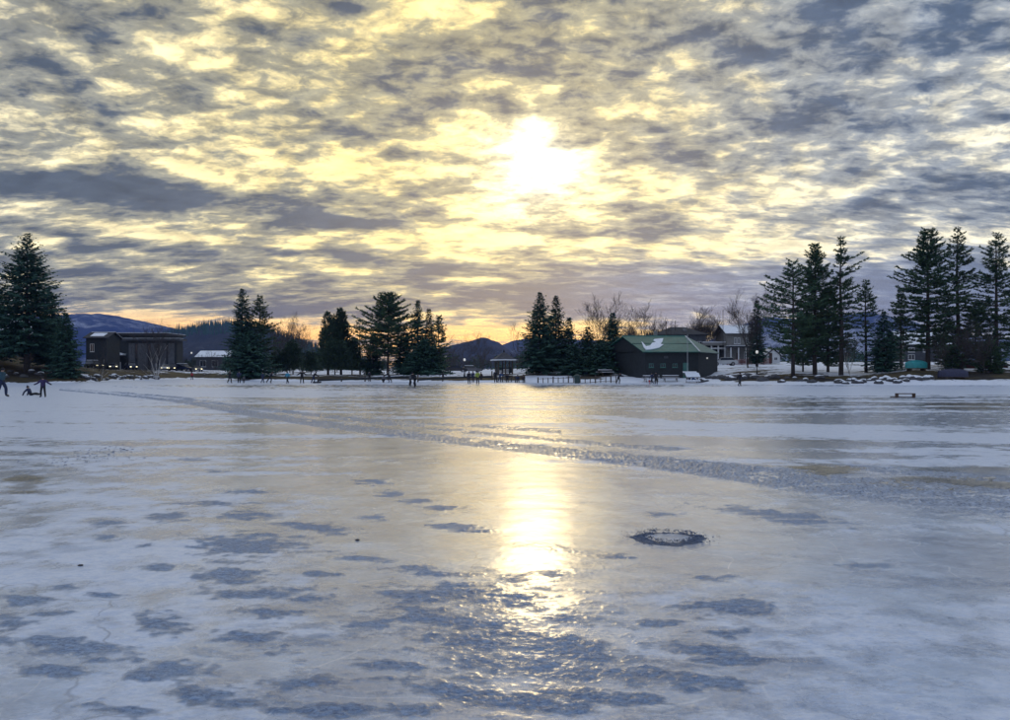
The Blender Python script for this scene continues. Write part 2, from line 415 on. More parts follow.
zc(505, 380, [(20,440,44,16),(100,390,36,6),(20,400,32,8),(215,355,36,5),(310,270,36,5),(555,273,130,12,.13,.9),(430,397,36,7),(440,455,80,18),(480,445,50,10),
  (470,505,64,9),(385,537,84,13,.12),(300,488,42,8),(130,482,54,9),(120,540,120,26,.16),(60,575,90,24,.12),(255,590,150,22,.1),(400,602,95,13,.08),(450,562,70,10),
  (200,635,110,14,.1),(110,655,66,14),(870,405,150,11,.08,.75),(740,372,64,7,0,.8),(900,440,130,9,0,.6),(770,412,84,9,0,.65),(790,467,90,9,0,.6),(900,540,130,16,.05,.55),
  (700,605,100,14,0,.5),(830,610,110,14,0,.5),(560,560,90,8,0,.6),(640,450,60,7,0,.5),(545,350,60,5,.1,.5),(330,660,110,12,.05,.7),(560,650,120,14,0,.45),(60,640,60,14,.1),(950,480,80,10,0,.5)])
TRACK = [(60,390),(140,397),(190,403),(250,414),(330,426),(420,437),(500,446),(600,457),(680,466),(760,476),(850,487),(1010,502),(1250,528)]
TRACK2 = [(110,386),(160,389),(225,394),(330,402),(430,408),(500,411),(600,417),(700,425),(850,433),(1010,439),(1250,448)]
TRACK3 = [(120,393),(170,397),(235,406),(300,414),(380,421),(470,426),(560,432)]
def lake():
    th = np.concatenate([np.linspace(-180, -46, 60)[:-1], np.linspace(-46, -37, 20)[:-1], np.linspace(-37, 37, 1000), np.linspace(37, 46, 20)[1:], np.linspace(46, 180, 60)[1:-1]]) * np.pi/180
    pv = np.concatenate([np.linspace(760, 405, 470), np.linspace(404.5, 381, 60)])
    r = np.concatenate([[.5, 1.0, 1.6, 2.2, 2.7, 3.0], EYE*F/(pv - HY), [150, 180, 220]])
    T, Rr = np.meshgrid(th, r)
    x = Rr*np.sin(T); y = Rr*np.cos(T)
    front = (y > 2.6)
    ys = np.where(front, y, 2.6)
    pu = HX + F*x/ys; pvv = HY + EYE*F/ys
    w1 = fbm(x*1.7, y*1.7, 4, .55, 31); w2 = fbm(x*7, y*7, 3, .6, 41); w3 = fbm(x*.35, y*.35, 4, .5, 51)
    fine = fbm(x*16, y*16, 3, .6, 61)
    rough = np.zeros_like(x)
    ws_ = fbm(x*2.2, y*5.5, 4, .6, 35)
    for cx, cy, rx, ry, sl, st in PATCH:
        rx *= 1.12; ry *= .95; st = st if st > .75 else st*.55
        m = (np.abs(pu-cx) < rx*2) & (np.abs(pvv-cy) < ry*2 + abs(sl)*rx*2) & front
        if not m.any(): continue
        du = (pu[m]-cx); dv = pvv[m]-cy-sl*du
        e = np.sqrt((du/rx)**2 + (dv/ry)**2) + .55*w1[m] + .95*w2[m] + 1.2*ws_[m]
        rough[m] = np.maximum(rough[m], st*(1 - sstep(e, .25, 1.45)))
    # the same kind of patches go on beyond the frame and faintly between
    other = sstep(fbm(x*.9, y*1.3, 4, .55, 71), .24, .5)
    outside = np.where(front & (pu > -40) & (pu < 1050) & (pvv < 730), 0.0, 1.0)
    rough = np.maximum(rough, other*(.32 + .5*outside) * np.clip((pvv-440)/60, 0, 1))
    mess = np.exp(-(((pu - 500)/330)**2 + ((pvv - 650)/75)**2))*front
    rough = np.clip(np.maximum(rough, mess*sstep(.6*w1 + .8*ws_ + .5*w2, -.12, .5)*.75), 0, 1)
    def track(L, w, jit):
        u0 = np.array([p[0] for p in L]); v0 = np.array([p[1] for p in L])
        g = np.array([G(*p) for p in L])
        c = np.interp(pu, u0, v0); d = (pvv - c)
        # across-track distance on the ice in metres
        m = d * ys*ys/(EYE*F)
        slope = np.interp(pu, 0.5*(u0[1:]+u0[:-1]), np.diff(v0)/np.diff(u0))
        dir_ = 1/np.sqrt(1 + (slope*ys*ys/(EYE*F)/(ys/F))**2)
        m = m*np.clip(dir_, .25, 1)
        return m + jit*w1, np.where(front & (pu > u0[0]) & (pu < u0[-1]), 1., 0.)
    t1, in1 = track(TRACK, 1, .35)
    wd = 1 + .5*sstep(pu, 500, 950)
    tr = (1 - sstep(np.abs(t1 + .1)/wd, .30, .95))*in1*(1 - .3*sstep(pu, 700, 950))
    tr = np.maximum(tr, .7*(1 - sstep(np.abs(t1 + 2.0), .2, .6))*in1*sstep(w3, -.3, .1))
    t2, in2 = track(TRACK2, 1, .6)
    tr2 = (1 - sstep(np.abs(t2), .3, 1.3))*in2
    t3, in3 = track(TRACK3, 1, .4)
    tr3 = (1 - sstep(np.abs(t3), .2, .8))*in3
    track_m = np.clip(np.maximum(np.maximum(tr, .55*tr3), .5*tr2*sstep(pu, 300, 80)), 0, 1)
    track_m = track_m * sstep(w1 + .8*w2, -.55, .15)
    # snow lying on the ice, with a painted bright veil far out
    def pb(cx, cy, rx, ry, k=.5):
        return np.exp(-(((pu-cx)/rx)**2 + ((pvv-cy)/ry)**2)**1.5) * front
    sn = np.zeros_like(x)
    strip = fbm(x*.12 + 4, y*.5, 5, .55, 81)       # drift streaks lie across the view
    sn += 1.0*pb(880, 390.5, 260, 5) + .9*pb(40, 392, 130, 11) + .55*pb(30, 425, 150, 26) + .6*pb(930, 433, 260, 7) + .5*pb(720, 427, 200, 4)
    sn += .55*pb(250, 392, 150, 5) + .7*np.where(front & (pvv < 386), 1, 0)*sstep(386-pvv, 0, 3) + .45*pb(1000, 455, 120, 10)
    sn += .5*tr2*sstep(pu, 480, 640)
    sn += .34*np.exp(-((pvv - 403)/20.)**2)*front*(.6 + .9*np.clip(strip + .2, 0, 1)) + .20*np.exp(-((pvv - 450)/30.)**2)*front*np.clip(strip*2 + .4, 0, 1)  # pale veil brightens the far band in place of sky reflection
    sn += .30*pb(500, 740, 560, 90) + .30*pb(150, 545, 190, 130) + .30*pb(60, 650, 260, 90) + .18*pb(900, 620, 300, 140)
    sn = np.clip(sn + .70*strip*np.clip(sn*8, 0, 1) + .45*w1*np.clip(sn*6, 0, 1), 0, 1)
    sn = sn*(1 - .75*rough)*(1-.6*track_m)
    # thin clear black ice
    dk = np.zeros_like(x)
    for cx, cy, rx, ry, st in [(830,468,55,8,.9),(955,468,70,5,.6),(950,485,85,9,1.),(830,402,75,3.5,.7),(970,405,80,4,.8),(870,441,90,3,.5),(25,486,28,14,.75),(20,430,70,7,.35),(90,455,60,7,.35),(640,404,60,3,.3),(250,386.5,40,1.2,.6),(480,415,120,3,.3)]:
        e = np.sqrt(((pu-cx)/rx)**2 + ((pvv-cy)/ry)**2) + .9*strip + .45*w1
        dk = np.maximum(dk, st*(1 - sstep(e, .55, 1.25))*front)
    dk += .32*sstep(fbm(x*.30, y*1.7, 5, .62, 91), .08, .5)*np.clip((470-pvv)/60, 0, 1)*front
    dk = np.clip(dk, 0, 1)*(1 - .7*np.clip(sn, 0, 1))
    # relief
    z = .012*w3 + .004*w1
    z += rough*(.004 + .010*np.abs(w2) + .010*fine) + track_m*(.012 + .04*np.maximum(fine, -.2) + .03*w2) + sn*.012*w1
    z = np.where(Rr < 90, z, 0)
    n, m = len(th), len(r)
    idx = np.arange(n*m).reshape(m, n); nx = np.roll(idx, -1, 1)
    q = np.stack([idx[:-1], idx[1:], nx[1:], nx[:-1]], -1).reshape(-1, 4)
    co = np.stack([x, y, z], -1).reshape(-1, 3)
    me = bpy.data.meshes.new('frozen_lake')
    nv = len(co) + 1; nq = len(q); nt_ = n
    me.vertices.add(nv); me.vertices.foreach_set('co', np.concatenate([co, [[0, 0, 0]]]).ravel())
    tri = np.stack([np.full(n, nv-1), idx[0], np.roll(idx[0], -1)], -1)
    loops = np.concatenate([q.ravel(), tri.ravel()])
    me.loops.add(len(loops)); me.loops.foreach_set('vertex_index', loops.astype(np.int32))
    me.polygons.add(nq + nt_)
    st = np.concatenate([np.arange(nq)*4, nq*4 + np.arange(nt_)*3]); me.polygons.foreach_set('loop_start', st.astype(np.int32))
    me.update(calc_edges=True); me.validate()
    for nm, arr in (('crust', rough), ('track', track_m), ('snow', sn), ('clear', dk)):
        a = me.attributes.new(nm, 'FLOAT', 'POINT'); a.data.foreach_set('value', np.append(arr.ravel(), 0.).astype(np.float32))
    M = bpy.data.materials.new('lake_ice'); M.use_nodes = True; nt = M.node_tree; b = NB(nt); p = nt.nodes['Principled BSDF']
    tc = b.node('ShaderNodeTexCoord'); O = tc.outputs['Object']
    A = {k: E(b, b.node('ShaderNodeAttribute', attribute_name=k).outputs['Fac']) for k in ('crust', 'track', 'snow', 'clear')}
    n1 = b.noise(O, 3.0, 6, .62); n2 = b.noise(O, 28., 4, .65); n3 = b.noise(O, .55, 4, .6); n4 = b.noise(O, 110., 3, .6)
    mp = b.node('ShaderNodeMapping'); nt.links.new(O, mp.inputs[0]); mp.inputs['Scale'].default_value = (1, 1.7, 1); mp.inputs['Rotation'].default_value = (0, 0, .25)
    n5 = b.noise(mp.outputs[0], 19., 6, .70, .4); n6 = b.noise(mp.outputs[0], 6.5, 5, .62, .6)
    vo = b.node('ShaderNodeTexVoronoi', feature='F1'); b.put(vo.inputs['Vector'], O); vo.inputs['Scale'].default_value = 42.; vo.inputs['Randomness'].default_value = 1
    cell = E(b, vo.outputs['Distance'])
    ck = b.node('ShaderNodeTexVoronoi', feature='DISTANCE_TO_EDGE'); 
    b.put(ck.inputs['Vector'], b.node('ShaderNodeVectorMath', operation='ADD').outputs[0])
    ad = ck.inputs['Vector'].links[0].from_node; nt.links.new(O, ad.inputs[0])
    sc_ = b.node('ShaderNodeVectorMath', operation='SCALE'); b.put(sc_.inputs[0], b.noise(O, .8, 4, .6, out='Color')); sc_.inputs['Scale'].default_value = .9
    nt.links.new(sc_.outputs[0], ad.inputs[1]); ck.inputs['Scale'].default_value = .38
    crack = b.mapv(E(b, ck.outputs['Distance']), .0, .007, 1., 0.) * b.mapv(n3, .45, .58)
    ice = b.mix(b.mapv(n3 * .6 + n1 * .4, .38, .62), ICE_A, ICE_B)
    ice = b.mix(b.mapv(n2, .56, .72) * .35, ice, (.34, .37, .44))
    snowk = b.mapv(A['snow'] + (n1 - .5) * .7 + (n2 - .5) * .25, .14, .55)
    clear = b.mapv(A['clear'] + (n6 - .5) * .7 + (n1 - .5) * .5, .25, .75)
    crust = b.mapv(A['crust'] + (n5 - .5) * 1.1 + (n6 - .5) * .8, .10, 1.0)
    trk = b.mapv(A['track'] + (n2 - .5) * .7, .10, .5)
    col = b.mix(snowk, ice, b.mix(b.mapv(n5 * .5 + n6 * .5, .36, .6), (.48, .58, .76), (.73, .79, .90)))
    col = b.mix(clear * .93, col, (.018, .026, .034))
    col = b.mix(crust * .72, col, b.mix(b.mapv(n5 * .7 + n4 * .3, .36, .62), (.045, .085, .185), (.31, .42, .60)))
    col = b.mix(trk * .9, col, b.mix(b.mapv(n2, .35, .62), (.03, .055, .12), (.36, .44, .58)))  # dark blue paints the shade on the track lumps
    sk = b.node('ShaderNodeTexVoronoi', feature='DISTANCE_TO_EDGE'); sa = b.node('ShaderNodeVectorMath', operation='ADD'); nt.links.new(O, sa.inputs[0])
    sb = b.node('ShaderNodeVectorMath', operation='SCALE'); b.put(sb.inputs[0], b.noise(O, .35, 2, .5, out='Color')); sb.inputs['Scale'].default_value = 4.5; nt.links.new(sb.outputs[0], sa.inputs[1]); nt.links.new(sa.outputs[0], sk.inputs['Vector']); sk.inputs['Scale'].default_value = .8
    mark = b.mapv(E(b, sk.outputs['Distance']), .0, .011, 1., 0.) * b.mapv(n1, .36, .55)
    col = b.mix(mark * .7 * (1 - crust), col, (.62, .68, .78))
    col = b.mix(b.mapv(n6, .52, .70) * .40 * (1 - crust), col, (.60, .66, .76))
    col = b.mix(crack * .5 * (1 - crust), col, (.15, .19, .27))
    b.put(p.inputs['Base Color'], col)
    ro = b.mapv(n1, .3, .7, .13, .27, 'LINEAR') + snowk * .22 + crust * .16 + trk * .2 - clear * .04
    ro = b.math('MINIMUM', ro + crust * .18, .9)
    b.put(p.inputs['Roughness'], ro); p.inputs['IOR'].default_value = 1.33
    b.put(p.inputs['Coat Weight'], b.math('MAXIMUM', .95 - crust * .8 - snowk * .7 - trk * .8, 0.)); p.inputs['Coat Roughness'].default_value = .20; p.inputs['Coat IOR'].default_value = 1.4
    b.put(p.inputs['Specular IOR Level'], b.math('MAXIMUM', .8 - crust * .5 - snowk * .35 - trk * .45, .1))
    h = n1 * .008 + n6 * .0055 + n2 * (.0032 + trk * .007 + snowk * .0016) + n5 * (.0040 + crust * .018 + snowk * .002) + n4 * (.00035 + crust * .0016 + trk * .002)
    bn = b.node('ShaderNodeBump'); bn.inputs['Strength'].default_value = 1; bn.inputs['Distance'].default_value = 1.0
    b.put(bn.inputs['Height'], h); nt.links.new(bn.outputs[0], p.inputs['Normal'])
    o = link('frozen_lake', me, M, smooth=True); tag(o, kind='structure')
ICE_A, ICE_B = (.19, .28, .45), (.41, .53, .72)
lake()

# ------------------------------------------------------------------ hills
def hill(ridge, D, depth, col, seed, snow=.3, fringe=0):
    us = np.linspace(ridge[0][0], ridge[-1][0], 220); rp = np.interp(us, [q[0] for q in ridge], [q[1] for q in ridge])
    kk = np.hanning(9); kk /= kk.sum(); rp = np.convolve(np.pad(rp, 4, 'edge'), kk, 'valid')
    vs = np.linspace(-1, .8, 46)
    U, V = np.meshgrid(us, vs); RP = np.broadcast_to(rp, U.shape)
    Y = D + V*depth; H = EYE + (HY - RP)/F*D - 3
    prof = np.where(V < 0, 1 - np.abs(V)**1.5, 1 - (V/.8)**2)
    Xc = (U - HX)/F*(D + .5*V*depth)
    rel = fbm(Xc/(D*.03), Y/(D*.05), 5, .55, seed)
    Zc = H*np.clip(prof, 0, 1)*(1 + .22*rel*np.clip(np.abs(V)*3, 0, 1)) + D*.0012*fbm(Xc/(D*.006), Y/(D*.006), 3, .6, seed+5) 
    Zc = Zc - 4*(np.abs(V) > .97)
    n, m = len(us), len(vs); idx = np.arange(n*m).reshape(m, n)
    q = np.stack([idx[:-1, :-1], idx[:-1, 1:], idx[1:, 1:], idx[1:, :-1]], -1).reshape(-1, 4)
    me = bpy.data.meshes.new('hill'); me.from_pydata(np.stack([Xc.ravel(), Y.ravel(), Zc.ravel()], 1).tolist(), [], q.tolist())
    M = bpy.data.materials.new('haze_tinted_wooded_hill'); M.use_nodes = True; b = NB(M.node_tree); p = M.node_tree.nodes['Principled BSDF']
    tc = b.node('ShaderNodeTexCoord'); n1 = b.noise(tc.outputs['Object'], 9./D*10, 6, .7); n2 = b.noise(tc.outputs['Object'], .9/D*10, 4, .6)
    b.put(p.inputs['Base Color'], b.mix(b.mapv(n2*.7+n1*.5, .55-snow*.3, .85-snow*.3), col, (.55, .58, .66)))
    p.inputs['Roughness'].default_value = .95; p.inputs['Specular IOR Level'].default_value = .1
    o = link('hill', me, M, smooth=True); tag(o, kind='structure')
    if fringe:
        rnd = random.Random(seed); mb = MB()
        for i in range(fringe):
            c = rnd.randrange(n); rr = rnd.randrange(int(m*.32), int(m*.62)); x, y, z = Xc[rr, c], Y[rr, c], Zc[rr, c]
            x += rnd.uniform(-3, 3); h = rnd.uniform(8, 17); w = h*rnd.uniform(.13, .0)
            mb.add([(x+w*math.cos(a), y+w*math.sin(a), z-2) for a in (0, 1.26, 2.51, 3.77, 5.03)] + [(x, y, z+h)], [(k, (k+1) % 5, 5) for k in range(5)])
        tag(mb.build('hillside_wood', SPRUCE), 'dark wood of conifers covering the low rounded hill', 'wood', kind='stuff')
hill([(-400,330),(-100,324),(20,318),(80,313),(110,314),(140,320),(170,327),(195,331),(230,340),(300,354),(360,366)], 3600, 900, (.025, .038, .10), 1, -.15)  # blue of the distant haze is painted into the hill colours
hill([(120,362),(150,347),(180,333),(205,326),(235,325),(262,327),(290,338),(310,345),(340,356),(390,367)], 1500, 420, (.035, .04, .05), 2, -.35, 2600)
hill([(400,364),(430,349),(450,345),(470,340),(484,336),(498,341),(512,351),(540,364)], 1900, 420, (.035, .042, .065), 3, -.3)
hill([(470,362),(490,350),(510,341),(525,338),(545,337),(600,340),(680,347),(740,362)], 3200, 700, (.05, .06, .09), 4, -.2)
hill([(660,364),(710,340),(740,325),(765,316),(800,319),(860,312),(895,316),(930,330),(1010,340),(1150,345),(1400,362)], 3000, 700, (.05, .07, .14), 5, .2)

# ------------------------------------------------------------------ air between here and the hills
def haze():
    me = MB().box(-4200, 4600, -420, 4700, -1.6, 330).mesh('haze')
    M = bpy.data.materials.new('winter_haze'); M.use_nodes = True; nt = M.node_tree; nt.nodes.clear(); b = NB(nt)
    v = b.node('ShaderNodeVolumePrincipled'); v.inputs['Color'].default_value = (.22, .38, 1.0, 1); v.inputs['Density'].default_value = HAZE
    v.inputs['Anisotropy'].default_value = 0
    out = b.node('ShaderNodeOutputMaterial'); nt.links.new(v.outputs[0], out.inputs['Volume'])
    tag(link('haze', me, M), kind='stuff')
HAZE = 1.2e-4
haze()
# ------------------------------------------------------------------ trees
def rhomb(V, Fc, p, d, l, w, rnd, flat=.7):
    sx, sy, sz = -d[1], d[0], rnd.uniform(-flat, flat)
    k = w / math.sqrt(sx*sx + sy*sy + sz*sz + 1e-9); sx *= k; sy *= k; sz *= k
    mx, my, mz = p[0]+d[0]*l*.45, p[1]+d[1]*l*.45, p[2]+d[2]*l*.45
    o = len(V)
    V.append(p); V.append((mx+sx, my+sy, mz+sz)); V.append((p[0]+d[0]*l, p[1]+d[1]*l, p[2]+d[2]*l)); V.append((mx-sx, my-sy, mz-sz))
    Fc.append((o, o+1, o+2, o+3))
def dirv(a, e): return (math.cos(a)*math.cos(e), math.sin(a)*math.cos(e), math.sin(e))
def fmesh(name, V, Fc):
    me = bpy.data.meshes.new(name); me.from_pydata(V, [], Fc); return me

def spruce_data(H, Rb, cb, rnd, dens=1., ragged=.25):
    V, Fc = [], []; z = cb
    wood = MB(); r0 = .018*H
    wood.tube([(0, 0, -.4), (0, 0, H*.3), (0, 0, H*.7), (0, 0, H)], [r0*1.25, r0*.85, r0*.4, .02], 7)
    lump = [rnd.uniform(.82, 1.12) for _ in range(12)]
    while z < H - .05:
        t = (z-cb)/(H-cb); nb = 7 if t < .8 else 5
        L0 = 1.22*Rb*((1-t)**.8)*(.55 + .45*min(1, t/.10)) + .12
        a0 = rnd.random()*6.28
        for i in range(nb):
            a = a0 + i*6.283/nb + rnd.uniform(-.25, .25)
            L = L0*rnd.uniform(1-ragged*1.6, 1+ragged*.5)*lump[int((a % 6.283)/6.2832*12) % 12]
            pit = -.38*(1-t) + .45*t*t + rnd.uniform(-.1, .1)
            n = max(2, int(L/(.30/dens))); dx, dy = math.cos(a), math.sin(a)
            for k in range(n):
                r = L*(k+.6+rnd.uniform(-.3, .3))/n
                if r < L*.12 and L > 1.2: continue
                p = (dx*r, dy*r, z + math.tan(pit)*r + .16*r*r/max(L, .3))
                l = min(.85, .22 + .30*(L-r)) * rnd.uniform(.7, 1.2)
                for sgn in (-1, 1):
                    rhomb(V, Fc, p, dirv(a + sgn*rnd.uniform(.45, 1.1), pit*.5 - rnd.uniform(.0, .45)), l*1.1, .15*rnd.uniform(.7, 1.4), rnd)
                if rnd.random() < .6: rhomb(V, Fc, p, dirv(a+rnd.uniform(-.3, .3), pit+rnd.uniform(-.1, .5)), l*.9, .14, rnd)
        z += rnd.uniform(.17, .27)*(H/14)**.5/dens**.5
    return wood, V, Fc

def pine_data(H, Rb, cb, rnd, dens=1., extra=(), gap=.22, top=.35, step=.62):
    gap += .06
    V, Fc = [], []; wood = MB(); r0 = .014*H
    bend = [(0, 0, -.4), (rnd.uniform(-.1, .1), 0, H*.33), (rnd.uniform(-.2, .2), rnd.uniform(-.1, .1), H*.66), (0, 0, H)]
    wood.tube(bend, [r0*1.3, r0*.9, r0*.55, .03], 7)
    BR = []; z = cb
    while z < H - .1:
        t = (z-cb)/(H-cb); a0 = rnd.random()*6.28; nb = rnd.choice((5, 6, 6, 7))
        prof = 1.12*min(1., .62 + 1.2*t)*min(1., (1-t)*1.7 + .10)*(1 if t < .75 else 1)
        for i in range(nb):
            if rnd.random() < gap: continue
            BR.append((z + rnd.uniform(-.12, .12), a0 + i*6.283/nb + rnd.uniform(-.3, .3), max(.3, Rb*prof*rnd.uniform(.45, 1.22)), t))
        z += step*rnd.uniform(.75, 1.25)*(1 - .4*t)
    BR += [(f*H, a, l, .7) for f, a, l in extra]
    for z, a, L, t in BR:
        pit = -.12 + .75*max(0, t-.35) + rnd.uniform(-.12, .12); dx, dy = math.cos(a), math.sin(a)
        zf = lambda r: z + math.tan(pit)*r + .22*r*r/max(L, .5)
        if L > .8: wood.tube([(0, 0, z), (dx*L*.5, dy*L*.5, zf(L*.5)), (dx*L*.93, dy*L*.93, zf(L*.93))], [.018*L**.7+.01, .012*L**.7+.005, .006], 3, False)
        n = max(2, int(L/(.26/dens)))
        for k in range(n):
            r = L*(.22 + .80*(k + rnd.random())/n)
            sp = .30*L*min(1, (1.1 - r/L)*2)*.6
            off = rnd.uniform(-sp, sp)
            p = (dx*r - dy*off, dy*r + dx*off, zf(r) + rnd.uniform(-.03, .10))
            for q in range(6):
                rhomb(V, Fc, p, dirv(a + rnd.uniform(-1.3, 1.3), rnd.uniform(-.15, .9)), rnd.uniform(.28, .52), rnd.uniform(.045, .095), rnd, .9)
    return wood, V, Fc

def cedar_data(H, Rb, cb, rnd, dens=1.):
    V, Fc = [], []; wood = MB(); r0 = .016*H
    wood.tube([(0, 0, -.4), (0, 0, H*.5), (0, 0, H*.95)], [r0*1.3, r0*.8, .03], 7)
    lob = [(rnd.uniform(-.6, .6)*Rb, rnd.uniform(-.6, .6)*Rb, rnd.uniform(.38, .62)*Rb, rnd.uniform(.62, 1.0)) for _ in range(9)] + [(0, 0, Rb*.62, 1.)]
    N = int(2600*dens*(H/9)*(Rb/2.2))
    for _ in range(N):
        ox, oy, rr, hh = rnd.choice(lob)
        t = rnd.random()**.85; z = cb + (H*hh-cb)*t
        prof = rr*(max(0, math.sin(math.pi*min(1, .16+.84*t)))**.55)*(1-.25*t)
        a = rnd.random()*6.283; q = prof*math.sqrt(rnd.uniform(.25, 1.))*(1.25 if rnd.random() < .15 else 1)
        rhomb(V, Fc, (ox*(1-t*.4)+q*math.cos(a), oy*(1-t*.4)+q*math.sin(a), z), dirv(a+rnd.uniform(-.8, .8), rnd.uniform(.1, 1.2)), rnd.uniform(.35, .75), rnd.uniform(.06, .13), rnd, 1)
    for _ in range(9):
        ox, oy, rr, hh = rnd.choice(lob); wood.tube([(0, 0, H*rnd.uniform(.1, .4)), (ox*1.3, oy*1.3, H*rnd.uniform(.5, .8))], [r0*.4, .015], 4, False)
    return wood, V, Fc

def bare_data(H, spread, rnd, depth=6, lean=(0, 0), stems=1, fork=.46, thick=1., thin=.02, barkto=1):
    trunk = MB(); tw = MB()
    def grow(p, d, L, r, lev):
        n = 3 if lev < 3 else 2; pts = [p]; rad = [r]; q = Vector(p); dd = Vector(d)
        for k in range(n):
            dd = (dd + Vector((rnd.uniform(-1, 1), rnd.uniform(-1, 1), rnd.uniform(-.3, .6)))*(.10 + .05*lev)).normalized()
            q = q + dd*(L/n); pts.append(tuple(q)); rad.append(max(thin*.6, r*(1-.38*(k+1)/n)))
        (trunk if lev < barkto else tw).tube(pts, rad, 6 if lev == 0 else (4 if lev < 2 else 3), False)
        if lev >= depth: return
        kids = 6 if lev == 0 else (rnd.choice((3, 3, 4)) if lev == 1 else (rnd.choice((2, 3, 3)) if lev < depth-1 else rnd.choice((2, 3))))
        for c in range(kids):
            a = rnd.random()*6.283; tilt = (rnd.uniform(.5, .95) if lev == 0 else rnd.uniform(.3, .75))*spread
            o = dd.orthogonal().normalized(); o.rotate(Matrix.Rotation(a, 3, dd))
            nd = (dd*math.cos(tilt) + o*math.sin(tilt) + Vector((0, 0, .10))).normalized()
            if c == 0: at = Vector(pts[-1]); nd = (dd + Vector((rnd.uniform(-1, 1), rnd.uniform(-1, 1), .3))*.22).normalized()
            else: k_ = rnd.randrange(1, len(pts)); at = Vector(pts[k_]).lerp(Vector(pts[k_-1]), rnd.uniform(0, .8))
            grow(tuple(at), nd, L*rnd.uniform(.62, .85), max(thin, rad[-1]*rnd.uniform(.6, .85)), lev+1)
    for s in range(stems):
        ang = rnd.random()*6.28; ln = Vector((lean[0] + (.22*math.cos(ang) if stems > 1 else 0), lean[1] + (.22*math.sin(ang) if stems > 1 else 0), 1)).normalized()
        grow((0.12*s, 0, -.3), ln, H*fork, .016*H*thick, 0)
    allz = [v[2] for v in tw.v] or [H]; k = H/max(allz)
    for m in (trunk, tw): m.v = [(x*k, y*k, z*k) for x, y, z in m.v]
    return trunk, tw

